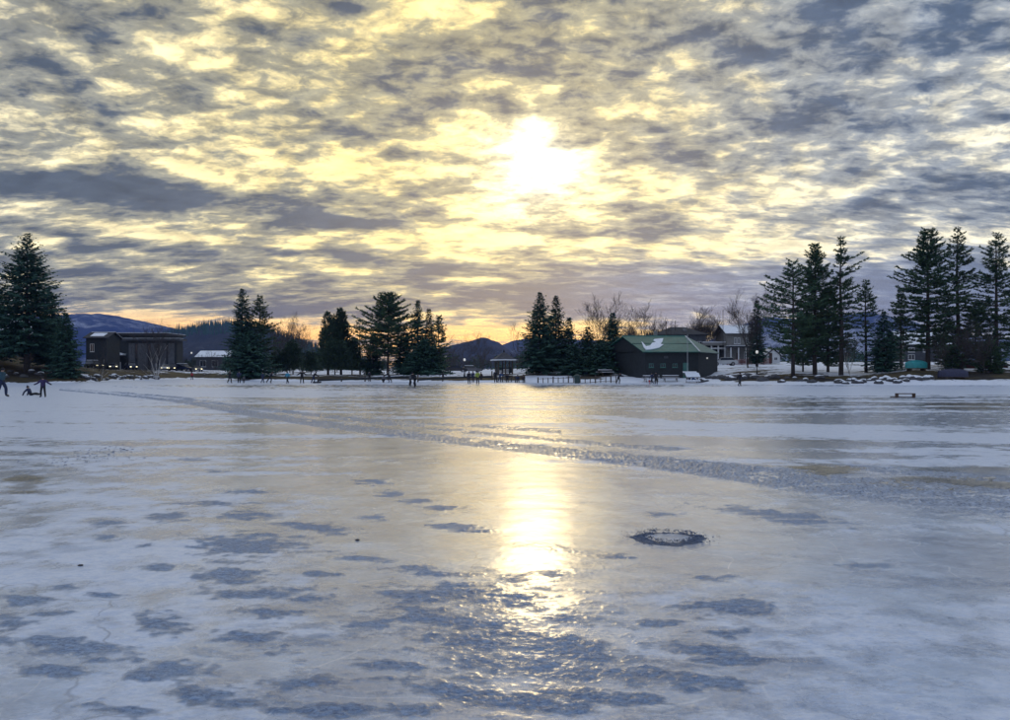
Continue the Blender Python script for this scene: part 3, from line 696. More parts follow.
def put_tree(name, label, cat, group, px, D, wood, crown_me, fol, bark=BARK, rz=0.):
    x = X(px, D); e = empty(name, (x, D, gz(x, D)), rz, label, cat, group)
    wood.build('trunk', bark, e, smooth=True)
    link('crown', crown_me, fol, e)
    return e
def conifer(kind, px, D, top, hw, cb, label, seed, group='evergreens on the shore', **k):
    rnd = random.Random(seed); x = X(px, D); H = Z(top, D) - gz(x, D); Rb = hw/F*D
    fn, fol, nm = {'s': (spruce_data, SPRUCE, 'spruce_tree'), 'p': (pine_data, PINE, 'pine_tree'), 'c': (cedar_data, CEDAR, 'cedar_tree')}[kind]
    w, V, Fc = fn(H, Rb, cb*H, rnd, **k)
    return put_tree(nm, label, nm.split('_')[0] + ' tree', group, px, D, w, fmesh('crown', V, Fc), fol)
CON = [
 ('s', 27, 116, 233, 47, .17, 'broad old spruce on the grassy bank behind the sitting skater', dict(dens=1.15)),
 ('s', -12, 119, 258, 36, .12, 'spruce crowding the broad old spruce from the grassy knoll', {}),
 ('s', 66, 113, 313, 19, .02, 'small bushy spruce at the foot of the grassy bank', {}),
 ('s', 50, 121, 292, 24, .10, 'shorter spruce half merged into the broad old spruce', {}),
 ('s', 242, 142, 288, 20, .09, 'tall slender spruce with a sharp tip in the park pair', dict(dens=1.2)),
 ('p', 260, 143, 297, 17, .12, 'loose topped pine touching the tall slender spruce', dict(dens=1.5, step=.45)),
 ('s', 251, 139, 331, 27, .10, 'low wide spruce filling the foot of the park pair', {}),
 ('c', 293, 150, 341, 16, .14, 'round dark evergreen in front of the white stemmed birch', dict(dens=1.4)),
 ('c', 328, 140, 313, 14, .10, 'rounded cedar, slightly shorter one of the twin cedars', dict(dens=1.8)),
 ('c', 341, 141, 309, 13, .10, 'rounded cedar, slightly taller one of the twin cedars', dict(dens=1.8)),
 ('c', 335, 137, 341, 24, .16, 'low broad cedar with several trunks under the twin cedars', dict(dens=1.6)),
 ('p', 360, 142, 321, 15, .14, 'small open pine between the twin cedars and the big dark pine', dict(step=.45)),
 ('p', 388, 138, 294, 29, .24, 'big dark pine with upswept feathery top in the park', dict(dens=2.1, step=.36, gap=.08)),
 ('s', 418, 137, 300, 15, .06, 'pointed spruce standing close to the big dark pine', dict(dens=1.1)),
 ('s', 429, 139, 309, 14, .06, 'blunt spruce next to the pointed one, away from the big dark pine', {}),
 ('p', 439, 136, 317, 12, .08, 'ragged small pine at the end of the park evergreens', dict(dens=1.6, step=.4)),
 ('s', 424, 134, 340, 25, .05, 'wide low spruce under the pointed and blunt spruces', {}),
 ('s', 540, 122, 293, 25, .05, 'tallest dark spruce on the snow mound by the fence', dict(dens=1.2)),
 ('s', 556, 126, 296, 17, .05, 'second spruce of the mound grove, nearly as tall', dict(dens=1.1)),
 ('s', 569, 124, 318, 15, .05, 'half height spruce on the slope of the mound grove', {}),
 ('s', 588, 123, 327, 18, .05, 'squat spruce below the tall bare tree', {}),
 ('s', 613, 122, 313, 16, .05, 'pointed spruce at the hut end of the mound grove', dict(dens=1.1)),
 ('s', 601, 119, 340, 20, .05, 'low spruce in front of the pointed spruce by the hut', {}),
 ('s', 574, 119, 346, 19, .05, 'lowest spruce of the mound grove above the fence', {}),
 ('s', 631, 128, 338, 12, .05, 'young spruce tucked against the dark wall of the hut', {}),
 ('s', 757, 130, 300, 10, .08, 'narrow spruce beside the beige house porch', dict(dens=1.1)),
 ('p', 793, 103, 261, 30, .20, 'tall pine with long flat lower limbs reaching towards the house', dict(dens=1.8, gap=.25, step=.62, extra=[(.38, 3.3, 3.4), (.34, 2.9, 3.0), (.36, .2, 3.0), (.80, 3.2, 3.6), (.73, 3.0, 4.0), (.67, 3.3, 3.7), (.62, 2.9, 3.4)])),
 ('p', 815, 106, 244, 23, .15, 'tall full pine in the middle of the pine trio', dict(dens=2.0, gap=.12, step=.5)),
 ('p', 841, 104, 238, 15, .20, 'thin topped pine with a few long bare sided limbs', dict(dens=1.7, gap=.3, step=.6, extra=[(.83, .1, 3.0), (.77, -.1, 3.3), (.72, .2, 2.8)])),
 ('p', 828, 112, 287, 22, .08, 'shorter pine filling the gap behind the pine trio', dict(dens=1.9, gap=.08, step=.42)),
 ('p', 866, 110, 281, 15, .34, 'slim young pine standing apart from the pine trio', dict(dens=1.5, gap=.25, step=.55)),
 ('s', 884, 108, 312, 21, .05, 'bushy dark spruce beside the slim young pine', {}),
 ('p', 901, 122, 291, 11, .15, 'small pine behind the pale utility pole', dict(dens=1.6, step=.45)),
 ('p', 928, 108, 230, 29, .14, 'massive layered pine above the teal boat', dict(dens=2.1, gap=.10, step=.50)),
 ('p', 958, 112, 226, 21, .14, 'tall open pine between the massive layered pine and the brown shed', dict(dens=1.7, gap=.26, step=.66)),
 ('p', 996, 106, 232, 25, .12, 'tall pine over the brown shed', dict(dens=1.8, gap=.18, step=.6)),
 ('p', 1022, 112, 268, 22, .10, 'lower pine growing past the brown shed', dict(dens=1.6)),
 ('p', 976, 117, 302, 20, .08, 'young thick pine behind the brown shed', dict(dens=1.8, step=.42)),
 ('p', 945, 119, 312, 18, .08, 'young pine behind the teal boat', dict(dens=1.7, step=.45)),
 ('c', 311, 146, 351, 12, .10, 'low rounded evergreen between round evergreen and twin cedars', dict(dens=1.6)),
 ('c', 352, 139, 338, 13, .12, 'cedar sapling clump at the pine side of the twin cedars', dict(dens=1.6)),
 ('s', 373, 141, 334, 14, .06, 'small spruce under the limbs of the big dark pine, cedar side', {}),
 ('s', 404, 140, 330, 16, .06, 'small spruce under the limbs of the big dark pine, lamp side', {}),
 ('c', 276, 148, 350, 13, .10, 'low evergreen bush behind the loose topped pine', dict(dens=1.5)),
 ('p', 803, 112, 316, 22, .12, 'squat pine under the tall pine with long flat lower limbs', dict(dens=1.8, gap=.06, step=.4)),
 ('p', 990, 101, 344, 16, .04, 'bushy young pine beside the brown shed', dict(dens=2.0, gap=.05, step=.3)),
 ('p', 952, 103, 346, 13, .04, 'small green pine bush above the tarpaulin covered boat', dict(dens=2.0, gap=.05, step=.3)),
]
for i, (k, px, D, top, hw, cb, lab, kw) in enumerate(CON): conifer(k, px, D, top, hw, cb, lab, 100+i, **kw)

BARE = [
 (101, 122, 338, .9, dict(depth=5, lean=(.10, 0), thick=.9), 'thin white birch leaning among the boulders below the parked cars', True),
 (156, 151, 316, .95, dict(depth=5, stems=3, thick=.55, fork=.36), 'clump of white birches rising in front of the dark lodge', True),
 (276, 172, 321, .9, dict(depth=7), 'small bare tree against the orange sky beside the loose topped pine', False),
 (290, 166, 311, .9, dict(depth=7), 'tall bare tree against the orange sky behind the round evergreen', False),
 (300, 160, 318, 1.0, dict(depth=6, thick=.8, fork=.42), 'white stemmed birch above the round dark evergreen', True),
 (312, 174, 331, 1.1, dict(depth=5), 'low bare tree between the birch and the twin cedars', False),
 (448, 196, 333, 1.2, dict(depth=6), 'bare park tree next to the ragged small pine', False),
 (463, 200, 331, 1.2, dict(depth=6), 'bare park tree behind the lamp posts', False),
 (480, 204, 329, 1.2, dict(depth=6), 'bare park tree behind the snowy car', False),
 (517, 152, 320, 1.0, dict(depth=5, fork=.4), 'thin bare tree peeping out beside the tallest dark spruce', False),
 (597, 130, 288, .95, dict(depth=7, thick=1.0, fork=.33), 'tall wide bare tree rising above the mound grove', False),
 (626, 152, 317, .9, dict(depth=7), 'bare tree behind the gable end of the hut', False),
 (639, 156, 312, .9, dict(depth=7), 'twiggy bare tree rising over the end of the green roof', False),
 (651, 142, 299, 1.05, dict(depth=7), 'tallest bare tree behind the green roof of the hut', False),
 (664, 154, 315, .9, dict(depth=7), 'low bare tree behind the snow patch of the green roof', False),
 (689, 158, 303, .75, dict(depth=7, fork=.36), 'narrow bare tree behind the dark hip roof', False),
 (701, 156, 305, .85, dict(depth=7), 'broad bare tree at the end of the dark hip roof', False),
 (714, 152, 310, .85, dict(depth=7), 'bare tree above the carport of the beige house', False),
 (732, 170, 316, .9, dict(depth=7), 'bare tree behind the roof of the beige house', False),
 (748, 124, 284, .85, dict(depth=7, fork=.4, lean=(-.04, 0)), 'tall bare tree in front of the beige house', False),
 (851, 103, 322, .5, dict(depth=4, fork=.55, lean=(-.22, 0), thick=.7), 'pale leaning birch in front of the thin topped pine', True),
 (962, 101, 318, .8, dict(depth=5, stems=2, thick=.45, fork=.42), 'pair of bare saplings in front of the tall open pine', False),
 (984, 99, 326, .8, dict(depth=5, stems=2, thick=.45, fork=.42), 'pair of bare saplings in front of the brown shed', False),
 (941, 101, 332, .8, dict(depth=5, thick=.6, fork=.42), 'single bare sapling over the tarpaulin covered boat', False),
]
for i, (px, D, top, spr, kw, lab, bir) in enumerate(BARE):
    rnd = random.Random(500+i); x = X(px, D); H = Z(top, D) - gz(x, D)
    t, tw = bare_data(H, spr, rnd, barkto=2 if bir else 1, **{k: v for k, v in kw.items() if k != 'fork'})
    e = empty('birch_tree' if bir else 'bare_tree', (x, D, gz(x, D)), 0, lab, 'tree', 'leafless trees behind the shore')
    t.build('trunk', BIRCH if bir else BARK, e, smooth=True); tw.build('crown', TWIG, e)

def far_wood():
    """brush and young wood behind the park, a mass nobody could count"""
    protos = []
    for k in range(5):
        t, tw = bare_data(8, 1.2, random.Random(900+k), depth=5, thin=.02)
        v = np.array(t.v + tw.v); off = len(t.v); protos.append((v, t.f + [tuple(i+off for i in f) for f in tw.f]))
    rnd = random.Random(33); V, Fc, n = [], [], 0
    spans = [(150, 345, 62, 205, 275), (345, 470, 30, 215, 280), (440, 545, 46, 210, 290), (545, 760, 40, 200, 260), (760, 1040, 36, 170, 240), (-40, 120, 18, 205, 250)]
    for a, b_, cnt, d0, d1 in spans:
        for _ in range(cnt):
            D = rnd.uniform(d0, d1); px = rnd.uniform(a, b_); x = X(px, D); s = rnd.uniform(.45, .85); q = rnd.random()*6.28
            pv, pf = rnd.choice(protos); c, s_ = math.cos(q), math.sin(q)
            w = np.stack([x + s*(pv[:, 0]*c - pv[:, 1]*s_), D + s*(pv[:, 0]*s_ + pv[:, 1]*c), gz(x, D) + s*pv[:, 2]], 1)
            V.append(w); Fc += [tuple(i+n for i in f) for f in pf]; n += len(w)
    me = fmesh('far_woodland', np.concatenate(V).tolist(), Fc)
    tag(link('far_woodland', me, TWIG), 'leafless brushwood massed behind the park and the houses', 'woodland', kind='stuff')
    V, Fc = [], []
    for a, b_, cnt, d0, d1, hh in [(-60, 130, 40, 215, 260, 5.5), (165, 345, 60, 225, 290, 4.0), (345, 545, 60, 225, 300, 4.2), (545, 760, 50, 205, 270, 5), (760, 1060, 60, 175, 250, 5)]:
        for _ in range(cnt):
            D = rnd.uniform(d0, d1); x = X(rnd.uniform(a, b_), D); z0 = gz(x, D); h = hh*rnd.uniform(.5, 1.1); w = h*.35
            for _k in range(120):
                t = rnd.random(); an = rnd.random()*6.28; r = w*(1-t)**.8*rnd.uniform(.4, 1)
                rhomb(V, Fc, (x+r*math.cos(an), D+r*math.sin(an), z0+h*t), dirv(an, rnd.uniform(-.4, .6)), rnd.uniform(.5, .9), rnd.uniform(.15, .3), rnd, 1)
    tag(link('far_evergreens', fmesh('far_evergreens', V, Fc), SPRUCE), 'dark evergreen thicket at the back of the park', 'thicket', kind='stuff')
far_wood()
# ------------------------------------------------------------------ buildings
DARKWOOD = mat('dark_stained_boards', (.013, .018, .020), .8, .3, 2.5)
GREYWALL = mat('grey_render', (.055, .06, .07), .85, .2, 1.5)
BEIGE = mat('beige_clapboard', (.17, .165, .155), .8, .15, 2.)
BROWN = mat('brown_boards', (.075, .045, .035), .85, .3, 3.)
RED = mat('red_brown_boards', (.10, .03, .025), .85, .3, 3.)
WHITEP = mat('white_trim_paint', (.62, .63, .64), .6, .1, 4.)
ROOFD = mat('dark_shingles', (.035, .036, .042), .85, .3, 5.)
ROOFG = mat('green_metal_roof', (.035, .135, .115), .42, .2, 1.5)
CONC = mat('concrete', (.22, .22, .22), .9, .2, 3.)
IRON = mat('dark_iron', (.02, .022, .024), .5, .2, 8., metal=.6)
WOOD = mat('weathered_timber', (.085, .065, .05), .85, .35, 6., bump=.4)
GLASS = glass()
def window(parent, x0, x1, z0, z1, y, frame=WHITEP, name='window'):
    """frame with two panes, set on a wall whose face is at y (camera side is -y)"""
    f = MB(); t = .07
    f.box(x0, x1, y-.05, y+.03, z0, z0+t).box(x0, x1, y-.05, y+.03, z1-t, z1).box(x0, x0+t, y-.047, y+.03, z0+t, z1-t).box(x1-t, x1, y-.047, y+.03, z0+t, z1-t)
    f.box(x0-.06, x1+.06, y-.10, y+.02, z0-.06, z0-.002)
    w = f.build(name, frame, parent); m = (x0+x1)/2
    MB().box(x0+t, m-.025, y-.02, y+.02, z0+t, z1-t).build('pane', GLASS, w); MB().box(m+.025, x1-t, y-.02, y+.02, z0+t, z1-t).build('pane', GLASS, w)
    MB().box(m-.025, m+.025, y-.045, y+.02, z0+t, z1-t).build('mullion', frame, w)
    return w
def gable_house(label, px0, px1, D, eave, ridge, depth, wall, roof, base=None, snow=1., ridge_along=True, wins=(), over=.5, cat='house', name='house', rz=0, door=None, trim=WHITEP):
    xa, xb = X(px0, D), X(px1, D); cx = (xa+xb)/2; w = (xb-xa)/2
    g = min(gz(xa, D), gz(xb, D), gz(cx, D)) if base is None else base
    e = empty(name, (cx, D, g), rz, label, cat, 'buildings around the park')
    he = Z(eave, D)-g; hr = Z(ridge, D)-g
    m = MB()
    if ridge_along:
        m.add([(-w,0,-.6),(w,0,-.6),(w,depth,-.6),(-w,depth,-.6),(-w,0,he),(w,0,he),(w,depth,he),(-w,depth,he),(-w,depth/2,hr-.12),(w,depth/2,hr-.12)],
              [(0,1,5,4),(2,3,7,6),(1,2,6,9,5),(3,0,4,8,7),(0,3,2,1)])
    else:
        m.add([(-w,0,-.6),(w,0,-.6),(w,depth,-.6),(-w,depth,-.6),(-w,0,he),(w,0,he),(w,depth,he),(-w,depth,he),(0,0,hr-.12),(0,depth,hr-.12)],
              [(0,1,5,8,4),(2,3,7,9,6),(1,2,6,5),(3,0,4,7),(0,3,2,1)])
    m.build('wall', wall, e)
    sl = MB(); s2 = MB()
    if ridge_along:
        dz = (hr-he)/(depth/2)*over
        A = [(-w-over,-over,he-dz),(w+over,-over,he-dz),(w+over,depth/2,hr),(-w-over,depth/2,hr)]
        B = [(-w-over,depth/2+.002,hr),(w+over,depth/2+.002,hr),(w+over,depth+over,he-dz),(-w-over,depth+over,he-dz)]
    else:
        dz = (hr-he)/w*over
        A = [(-w-over,-over,he-dz),(-.002,-over,hr),(-.002,depth+over,hr),(-w-over,depth+over,he-dz)]
        B = [(0,-over,hr),(w+over,-over,he-dz),(w+over,depth+over,he-dz),(0,depth+over,hr)]
    rf = MB().slab(A, .14).slab(B, .14).build('roof', roof, e)
    if snow > 0:
        def inset(P, k):
            c = sum((Vector(p) for p in P), Vector())/4; n = (Vector(P[1])-Vector(P[0])).cross(Vector(P[2])-Vector(P[0])).normalized(); n = n if n.z > 0 else -n
            return [tuple(c + (Vector(p)-c)*k + n*.143) for p in P]
        s2.slab(inset(A, .97*snow if snow < 1 else .97), .10); s2.slab(inset(B, .97), .10); s2.build('roof_snow', SNOW, rf)
    for q in wins: window(e, *[(-w + 2*w*q[0]), (-w + 2*w*q[1]), q[2]*he, q[3]*he, 0.])
    if door:
        d = MB().box(-w+2*w*door[0], -w+2*w*door[1], -.06, .02, 0, 2.05).build('door', trim, e)
        MB().lathe([(.03, -.03), (.045, 0), (.03, .03)], 8, (-w+2*w*door[0]+.12, -.1, 1.0)).build('handle', IRON, d)
    return e, w, he, hr

# house behind the big spruce
gable_house('dark brown house with a snowy roof behind the broad old spruce', -34, 42, 142, 334, 319, 9, BROWN, ROOFD, wins=[(.08,.2,.35,.75),(.35,.47,.35,.75),(.62,.74,.35,.75),(.85,.95,.35,.75)], door=(.52,.58))
gable_house('small dark house with a snowy roof between spruce and lodge', 86, 106.5, 172, 337.5, 332, 6, DARKWOOD, ROOFD, wins=[(.2,.4,.55,.8)], door=(.55,.68), trim=GREYWALL, snow=.55)
gable_house('low blue grey house with a flat snowy roof before the wooded hill', 196, 236, 232, 357, 351, 9, GREYWALL, ROOFD, wins=[(.1,.25,.3,.75),(.4,.55,.3,.75),(.7,.85,.3,.75)])
gable_house('grey house with a snowy roof behind the massive layered pine', 904, 957, 152, 344, 331, 9, GREYWALL, ROOFD, wins=[(.08,.2,.55,.8),(.36,.48,.55,.8),(.66,.78,.55,.8),(.08,.2,.12,.42),(.66,.78,.12,.42)], door=(.42,.48))
gable_house('low red brown boat shed under the tall pine', 972, 1008, 110, 365.5, 360.5, 5, RED, ROOFD, wins=[(.12,.3,.4,.8)], snow=.0, cat='shed', name='boat_shed', door=(.55,.70), over=.3)
gable_house('small white shed with a peaked roof beyond the pine trunks', 767, 780, 150, 355, 349, 4, WHITEP, ROOFD, ridge_along=False, wins=[(.55,.8,.4,.75)], snow=.9, cat='shed', name='garden_shed', over=.25, door=(.15,.4), trim=BROWN)

def lodge():
    D = 196; xa, xb = X(108, D), X(177, D); g = gz((xa+xb)/2, D) - .2
    e = empty('lodge', (xa, D, g), 0, 'long dark lodge with a deep flat roof edge behind the parked cars', 'building', 'buildings around the park')
    L = xb-xa; zt = Z(332.5, D)-g; zl = Z(339.5, D)-g; c1 = X(160, D)-xa
    MB().box(0, c1, 3, 14, -.6, zt-.5).build('wall', DARKWOOD, e)
    f = MB().box(-.6, c1+.5, 2.2, 14.8, zt-.5, zt).build('roof', ROOFD, e); MB().box(-.5, c1+.4, 2.3, 14.7, zt+.003, zt+.1).build('roof_snow', SNOW, f)
    x1 = X(126, D)-xa
    MB().box(x1, L, 0, 2.99, -.6, zl-.3).build('front_wall', DARKWOOD, e)
    f = MB().box(x1-.5, L+.9, -.9, 3.9, zl-.3, zl+.25).build('front_roof', GREYWALL, e); MB().box(x1-.4, L+.8, -.8, 2.1, zl+.253, zl+.33).build('roof_snow', SNOW, f)
    for a, b_ in [(129, 135), (138, 147.5), (151, 157), (160, 166), (168.5, 174.5)]:
        MB().box(X(a, D)-xa, X(b_, D)-xa, -.12, -.003, .2, zl-.9).build('wall_panel', mat('grey_panel', (.085, .09, .10), .85, .2, 1.5), e)
    for a, b_ in [(135.4, 137.6), (147.9, 150.6), (157.4, 159.6), (166.3, 168.2)]:
        window(e, X(a, D)-xa, X(b_, D)-xa, .9, zl-1.1, 0, GREYWALL)
    # entrance canopy with snow
    p0, p1 = X(107, D)-xa, X(124, D)-xa; z0, z1 = Z(351.5, D)-g, Z(355.5, D)-g
    c = MB().slab([(p0, -2.4, z0-.1), (p1, -2.4, z1-.1), (p1, 2.9, z1-.1), (p0, 2.9, z0-.1)], .12).build('entrance_canopy', ROOFD, e)
    MB().slab([(p0+.1, -2.3, z0+.024), (p1-.1, -2.3, z1+.024), (p1-.1, 2.8, z1+.024), (p0+.1, 2.8, z0+.024)], .22).build('canopy_snow', SNOW, c)
    for x_, z_ in ((p0+.3, z0), (p1-.3, z1)): MB().box(x_-.1, x_+.1, -2.3, -2.1, -.5, z_-.17).build('post', WOOD, e)
    d = MB().box(p0+1.0, p0+2.0, 2.93, 2.998, 0, 2.1).build('door', WHITEP, e); MB().lathe([(.03,-.03),(.05,0),(.03,.03)], 8, (p0+1.15, 2.88, 1.)).build('handle', IRON, d)
lodge()

def hut():
    g = .75; e = empty('warming_hut', (0, 0, 0), 0, 'dark skating hut with a green metal roof and a snow patch', 'hut', 'buildings around the park')
    F1, F2 = Vector((X(645, 112), 112, 0)), Vector((X(698.5, 112), 112, 0)); B2 = Vector((X(717.5, 121), 121, 0)); B1 = Vector((X(601, 124), 124, 0))
    ze = Z(351.5, 112)
    R1 = Vector((X(624, 118), 118, Z(337, 118))); R2 = Vector((X(685.5, 117), 117, Z(337, 117)))
    up = lambda p, z: (p.x, p.y, z)
    P = [F1, F2, B2, B1]
    vs = [up(p, -.2) for p in P] + [up(p, ze) for p in P] + [up(R1, R1.z-.15)]
    MB().add(vs, [(0,1,5,4),(1,2,6,5),(2,3,7,6),(3,0,4,8,7),(3,2,1,0),(4,5,6,7)]).build('wall', DARKWOOD, e)
    f1, f2 = Vector((X(643, 111.4), 111.4, ze-.14)), Vector((X(699.8, 111.4), 111.4, ze-.14)); b2 = Vector((X(719.5, 121.2), 121.2, ze-.14)); b1 = Vector((X(598.5, 124.6), 124.6, ze-.14))
    r1 = Vector((X(621.8, 117.6), 117.6, R1.z)); th = .12
    rf = MB().slab([f1, f2, R2, r1], th).slab([f2, b2, R2], th).slab([b2, b1, r1, R2], th).build('roof', ROOFG, e)
    # standing seams on the front slope and a pale hip cap
    n = (f2-f1).cross(r1-f1).normalized(); n = n if n.z > 0 else -n
    for k in range(1, 22):
        t = k/22; a = f1.lerp(f2, t) + n*(th+.003); b_ = r1.lerp(R2, t) + n*(th+.003); MB().tube([a, b_], .022, 4).build('seam', ROOFG, rf)
    MB().tube([f1.lerp(r1, .5)+n*(th+.03), f2.lerp(R2, .5)+n*(th+.03)], .04, 5).build('snow_guard', IRON, rf)
    MB().tube([f2+Vector((0, 0, .16)), R2+Vector((0, 0, .16))], .09, 6).build('hip_cap', WHITEP, rf)
    MB().tube([r1+Vector((0, 0, .14)), R2+Vector((0, 0, .14))], .10, 6).build('ridge_cap', ROOFG, rf)
    # snow still lying on the slope, swept like a wing
    def on(px, py):
        # ray to the roof plane
        d = Vector(((px-HX)/F, 1, (HY-py)/F)); o = Vector((0, 0, EYE)); q = f1 + n*(th+.004); return o + d*((q-o).dot(n)/d.dot(n))
    poly = [(641.5,342),(643.5,344),(646,347),(650,346.2),(652,343.6),(656,342.6),(653,341.2),(654.5,339.8),(660,339.2),(663.2,339),(662.4,342),(660.6,344.6),(663.5,345),(659.5,348),(655,349.2),(650,350),(646,350.2),(643.6,347.5)]
    c = [on(*q) for q in poly]; m = MB(); m.add([p for p in c] + [p + n*.13 for p in c], [tuple(range(len(c)))[::-1], tuple(range(len(c), 2*len(c)))] + [(i, (i+1) % len(c), len(c)+(i+1) % len(c), len(c)+i) for i in range(len(c))])
    m.build('roof_snow', SNOW, rf)
    # windows and door on the front wall
    for a, b_ in ((649, 653.5), (660.5, 665.5), (672.5, 677.5)):
        window(e, X(a, 112), X(b_, 112), Z(367.5, 112), Z(363.5, 112), 112, ROOFG)
    d = MB().box(X(683, 112), X(688.4, 112), 111.93, 111.998, g-.2, g+2.05).build('door', ROOFG, e); MB().lathe([(.03,-.03),(.05,0),(.03,.03)], 8, (X(684, 112), 111.88, g+1.)).build('handle', IRON, d)
    MB().box(X(664, 112), X(668, 112), 111.9, 111.998, Z(358.5, 112), Z(356.2, 112)).build('sign_board', GREYWALL, e)
    wl = MB().lathe([(.05, 0), (.12, .06), (.12, .2), (.04, .26)], 8, (X(707, 115.6), 115.5, Z(359, 115))).build('wall_lamp', mat('lamp_glass', (.7, .7, .66), .3, .05, 3., emit=(1, .95, .85, .2)), e)
    st = MB().box(X(655.5, 119.5)-.25, X(655.5, 119.5)+.25, 119.3, 119.9, 5.2, Z(330.5, 119)).build('chimney', CONC, rf)
hut()

def hip_house():
    D = 150; xa, xb = X(658, D), X(706, D); g = gz((xa+xb)/2, D); e = empty('hip_roof_house', ((xa+xb)/2, D, g), 0, 'dark house with a hip roof and pale chimney showing over the hut', 'house', 'buildings around the park')
    w = (xb-xa)/2; he = Z(335, D)-g; hr = Z(326.5, D)-g; dp = 8
    MB().box(-w, w, 0, dp, -.6, he).build('wall', GREYWALL, e)
    a, b_, c, d = (-w-.5,-.5,he),(w+.5,-.5,he),(w+.5,dp+.5,he),(-w-.5,dp+.5,he); r1, r2 = (-w*.28, dp/2, hr), (w*.28, dp/2, hr)
    # the upper hip rises from a low apron roof
    rf = MB().slab([a, b_, r2, r1], .12).slab([b_, c, r2], .12).slab([c, d, r1, r2], .12).slab([d, a, r1], .12).build('roof', ROOFD, e)
    ch = MB().box(X(687, D)-(xa+xb)/2-.35, X(687, D)-(xa+xb)/2+.35, 1.6, 2.4, he+.3, Z(327.5, D)-g).build('chimney', CONC, rf)
    MB().box(X(687, D)-(xa+xb)/2-.42, X(687, D)-(xa+xb)/2+.42, 1.53, 2.47, Z(327.5, D)-g+.002, Z(327.0, D)-g+.05).build('chimney_cap', CONC, ch)
    an = MB().tube([(X(677.5, D)-(xa+xb)/2, 2.0, he+.4), (X(677.5, D)-(xa+xb)/2, 2.0, Z(320, D)-g)], .05, 5)
    zt = Z(321, D)-g; x_ = X(677.5, D)-(xa+xb)/2; an.tube([(x_-.75, 2., zt), (x_+.75, 2., zt)], .035, 4); an.build('aerial', IRON, rf)
    for k in (.12, .36, .6, .82): window(e, -w+2*w*k, -w+2*w*k+.9, he*.5, he*.8, 0)
hip_house()

def beige_house():
    D = 148; xa, xb = X(727, D), X(758, D); e, w, he, hr = gable_house('two storey beige house with a porch beyond the bare tree', 727, 758, D, 333.5, 325, 8, BEIGE, ROOFD, wins=[(.23,.31,.66,.86),(.34,.42,.66,.86),(.62,.72,.66,.86),(.84,.93,.66,.86),(.55,.68,.12,.40)], door=(.30,.37), trim=BROWN)
    zp = Z(346.5, D)-e.location.z
    pr = MB().box(-w-.3, w+.2, -2.4, -.003, zp-.25, zp+.05).build('porch_roof', ROOFD, e); MB().box(-w-.2, w+.1, -2.3, -.06, zp+.053, zp+.15).build('roof_snow', SNOW, pr)
    for k in range(5): x_ = -w + .1 + k*(2*w-.2)/4; MB().box(x_-.09, x_+.09, -2.3, -2.12, -.5, zp-.252).build('porch_post', WHITEP, e)
    MB().box(-w, w, -2.28, -2.2, .7, .8).build('porch_rail', WHITEP, e)
    D2 = 149; xc, xd = X(704, D2), X(726, D2); g = gz((xc+xd)/2, D2); c = empty('carport', ((xc+xd)/2, D2, g), 0, 'low open carport joined to the beige house', 'carport', 'buildings around the park')
    hw = (xd-xc)/2; zt = Z(342.5, D2)-g; zm = Z(347.5, D2)-g
    rf = MB().box(-hw-.3, hw+.1, -.3, 5, zt-.55, zt).build('roof', BEIGE, c); MB().box(-hw-.2, hw, -.2, 4.9, zt+.003, zt+.13).build('roof_snow', SNOW, rf)
    for k in range(4): x_ = -hw+.15 + k*(2*hw-.3)/3; MB().box(x_-.12, x_+.12, 0, .24, -.5, zt-.552).build('post', WHITEP, c)
    MB().box(-hw, hw, .3, .42, zm-.3, zm).build('beam', WHITEP, c); MB().box(-hw, hw, 4.6, 4.8, -.5, zt-.56).build('back_wall', GREYWALL, c)
beige_house()

def gazebo():
    D = 131; cx = X(504, D); g = gz(cx, D); e = empty('gazebo', (cx, D, g), R(12), 'open sided park gazebo with a pyramid roof edged in snow', 'gazebo', 'buildings around the park')
    hw = X(513.5, D)-cx; ze = Z(360.8, D)-g; zt = Z(352.3, D)-g
    MB().box(-hw+.3, hw-.3, -hw+.3, hw-.3, -.4, .22).build('floor', WOOD, e)
    rf = MB(); c = [(-hw-.3,-hw-.3,ze),(hw+.3,-hw-.3,ze),(hw+.3,hw+.3,ze),(-hw-.3,hw+.3,ze)]
    for i in range(4): rf.slab([c[i], c[(i+1) % 4], (0, 0, zt)], .1)
    rf = rf.build('roof', mat('grey_shingles', (.07, .07, .08), .85, .3, 4.), e)
    for i in range(4):
        a, b_ = Vector(c[i]), Vector(c[(i+1) % 4]); MB().tube([a+Vector((0,0,.10)), a.lerp(b_, .5)+Vector((0,0,.13)), b_+Vector((0,0,.10))], .11, 6).build('eave_snow', SNOW, rf)
    MB().lathe([(.12, zt), (.2, zt+.1), (.12, zt+.25), (.02, zt+.5)], 8).build('finial', IRON, rf)
    for sx in (-1, 0, 1):
        for sy in (-1, 1): MB().box(sx*(hw-.4)-.1, sx*(hw-.4)+.1, sy*(hw-.4)-.1, sy*(hw-.4)+.1, .222, ze+.02).build('post', WOOD, e)
    for sy in (-1, 1):
        for k in range(5): MB().box(-hw+.55, hw-.55, sy*(hw-.4)-.03, sy*(hw-.4)+.03, .32+k*.2, .46+k*.2).build('side_board', DARKWOOD, e)
    for sx in (-1, 1): MB().box(sx*(hw-.4)-.03, sx*(hw-.4)+.03, -hw+.55, hw-.55, .32, 1.2).build('side_panel', DARKWOOD, e)
gazebo()

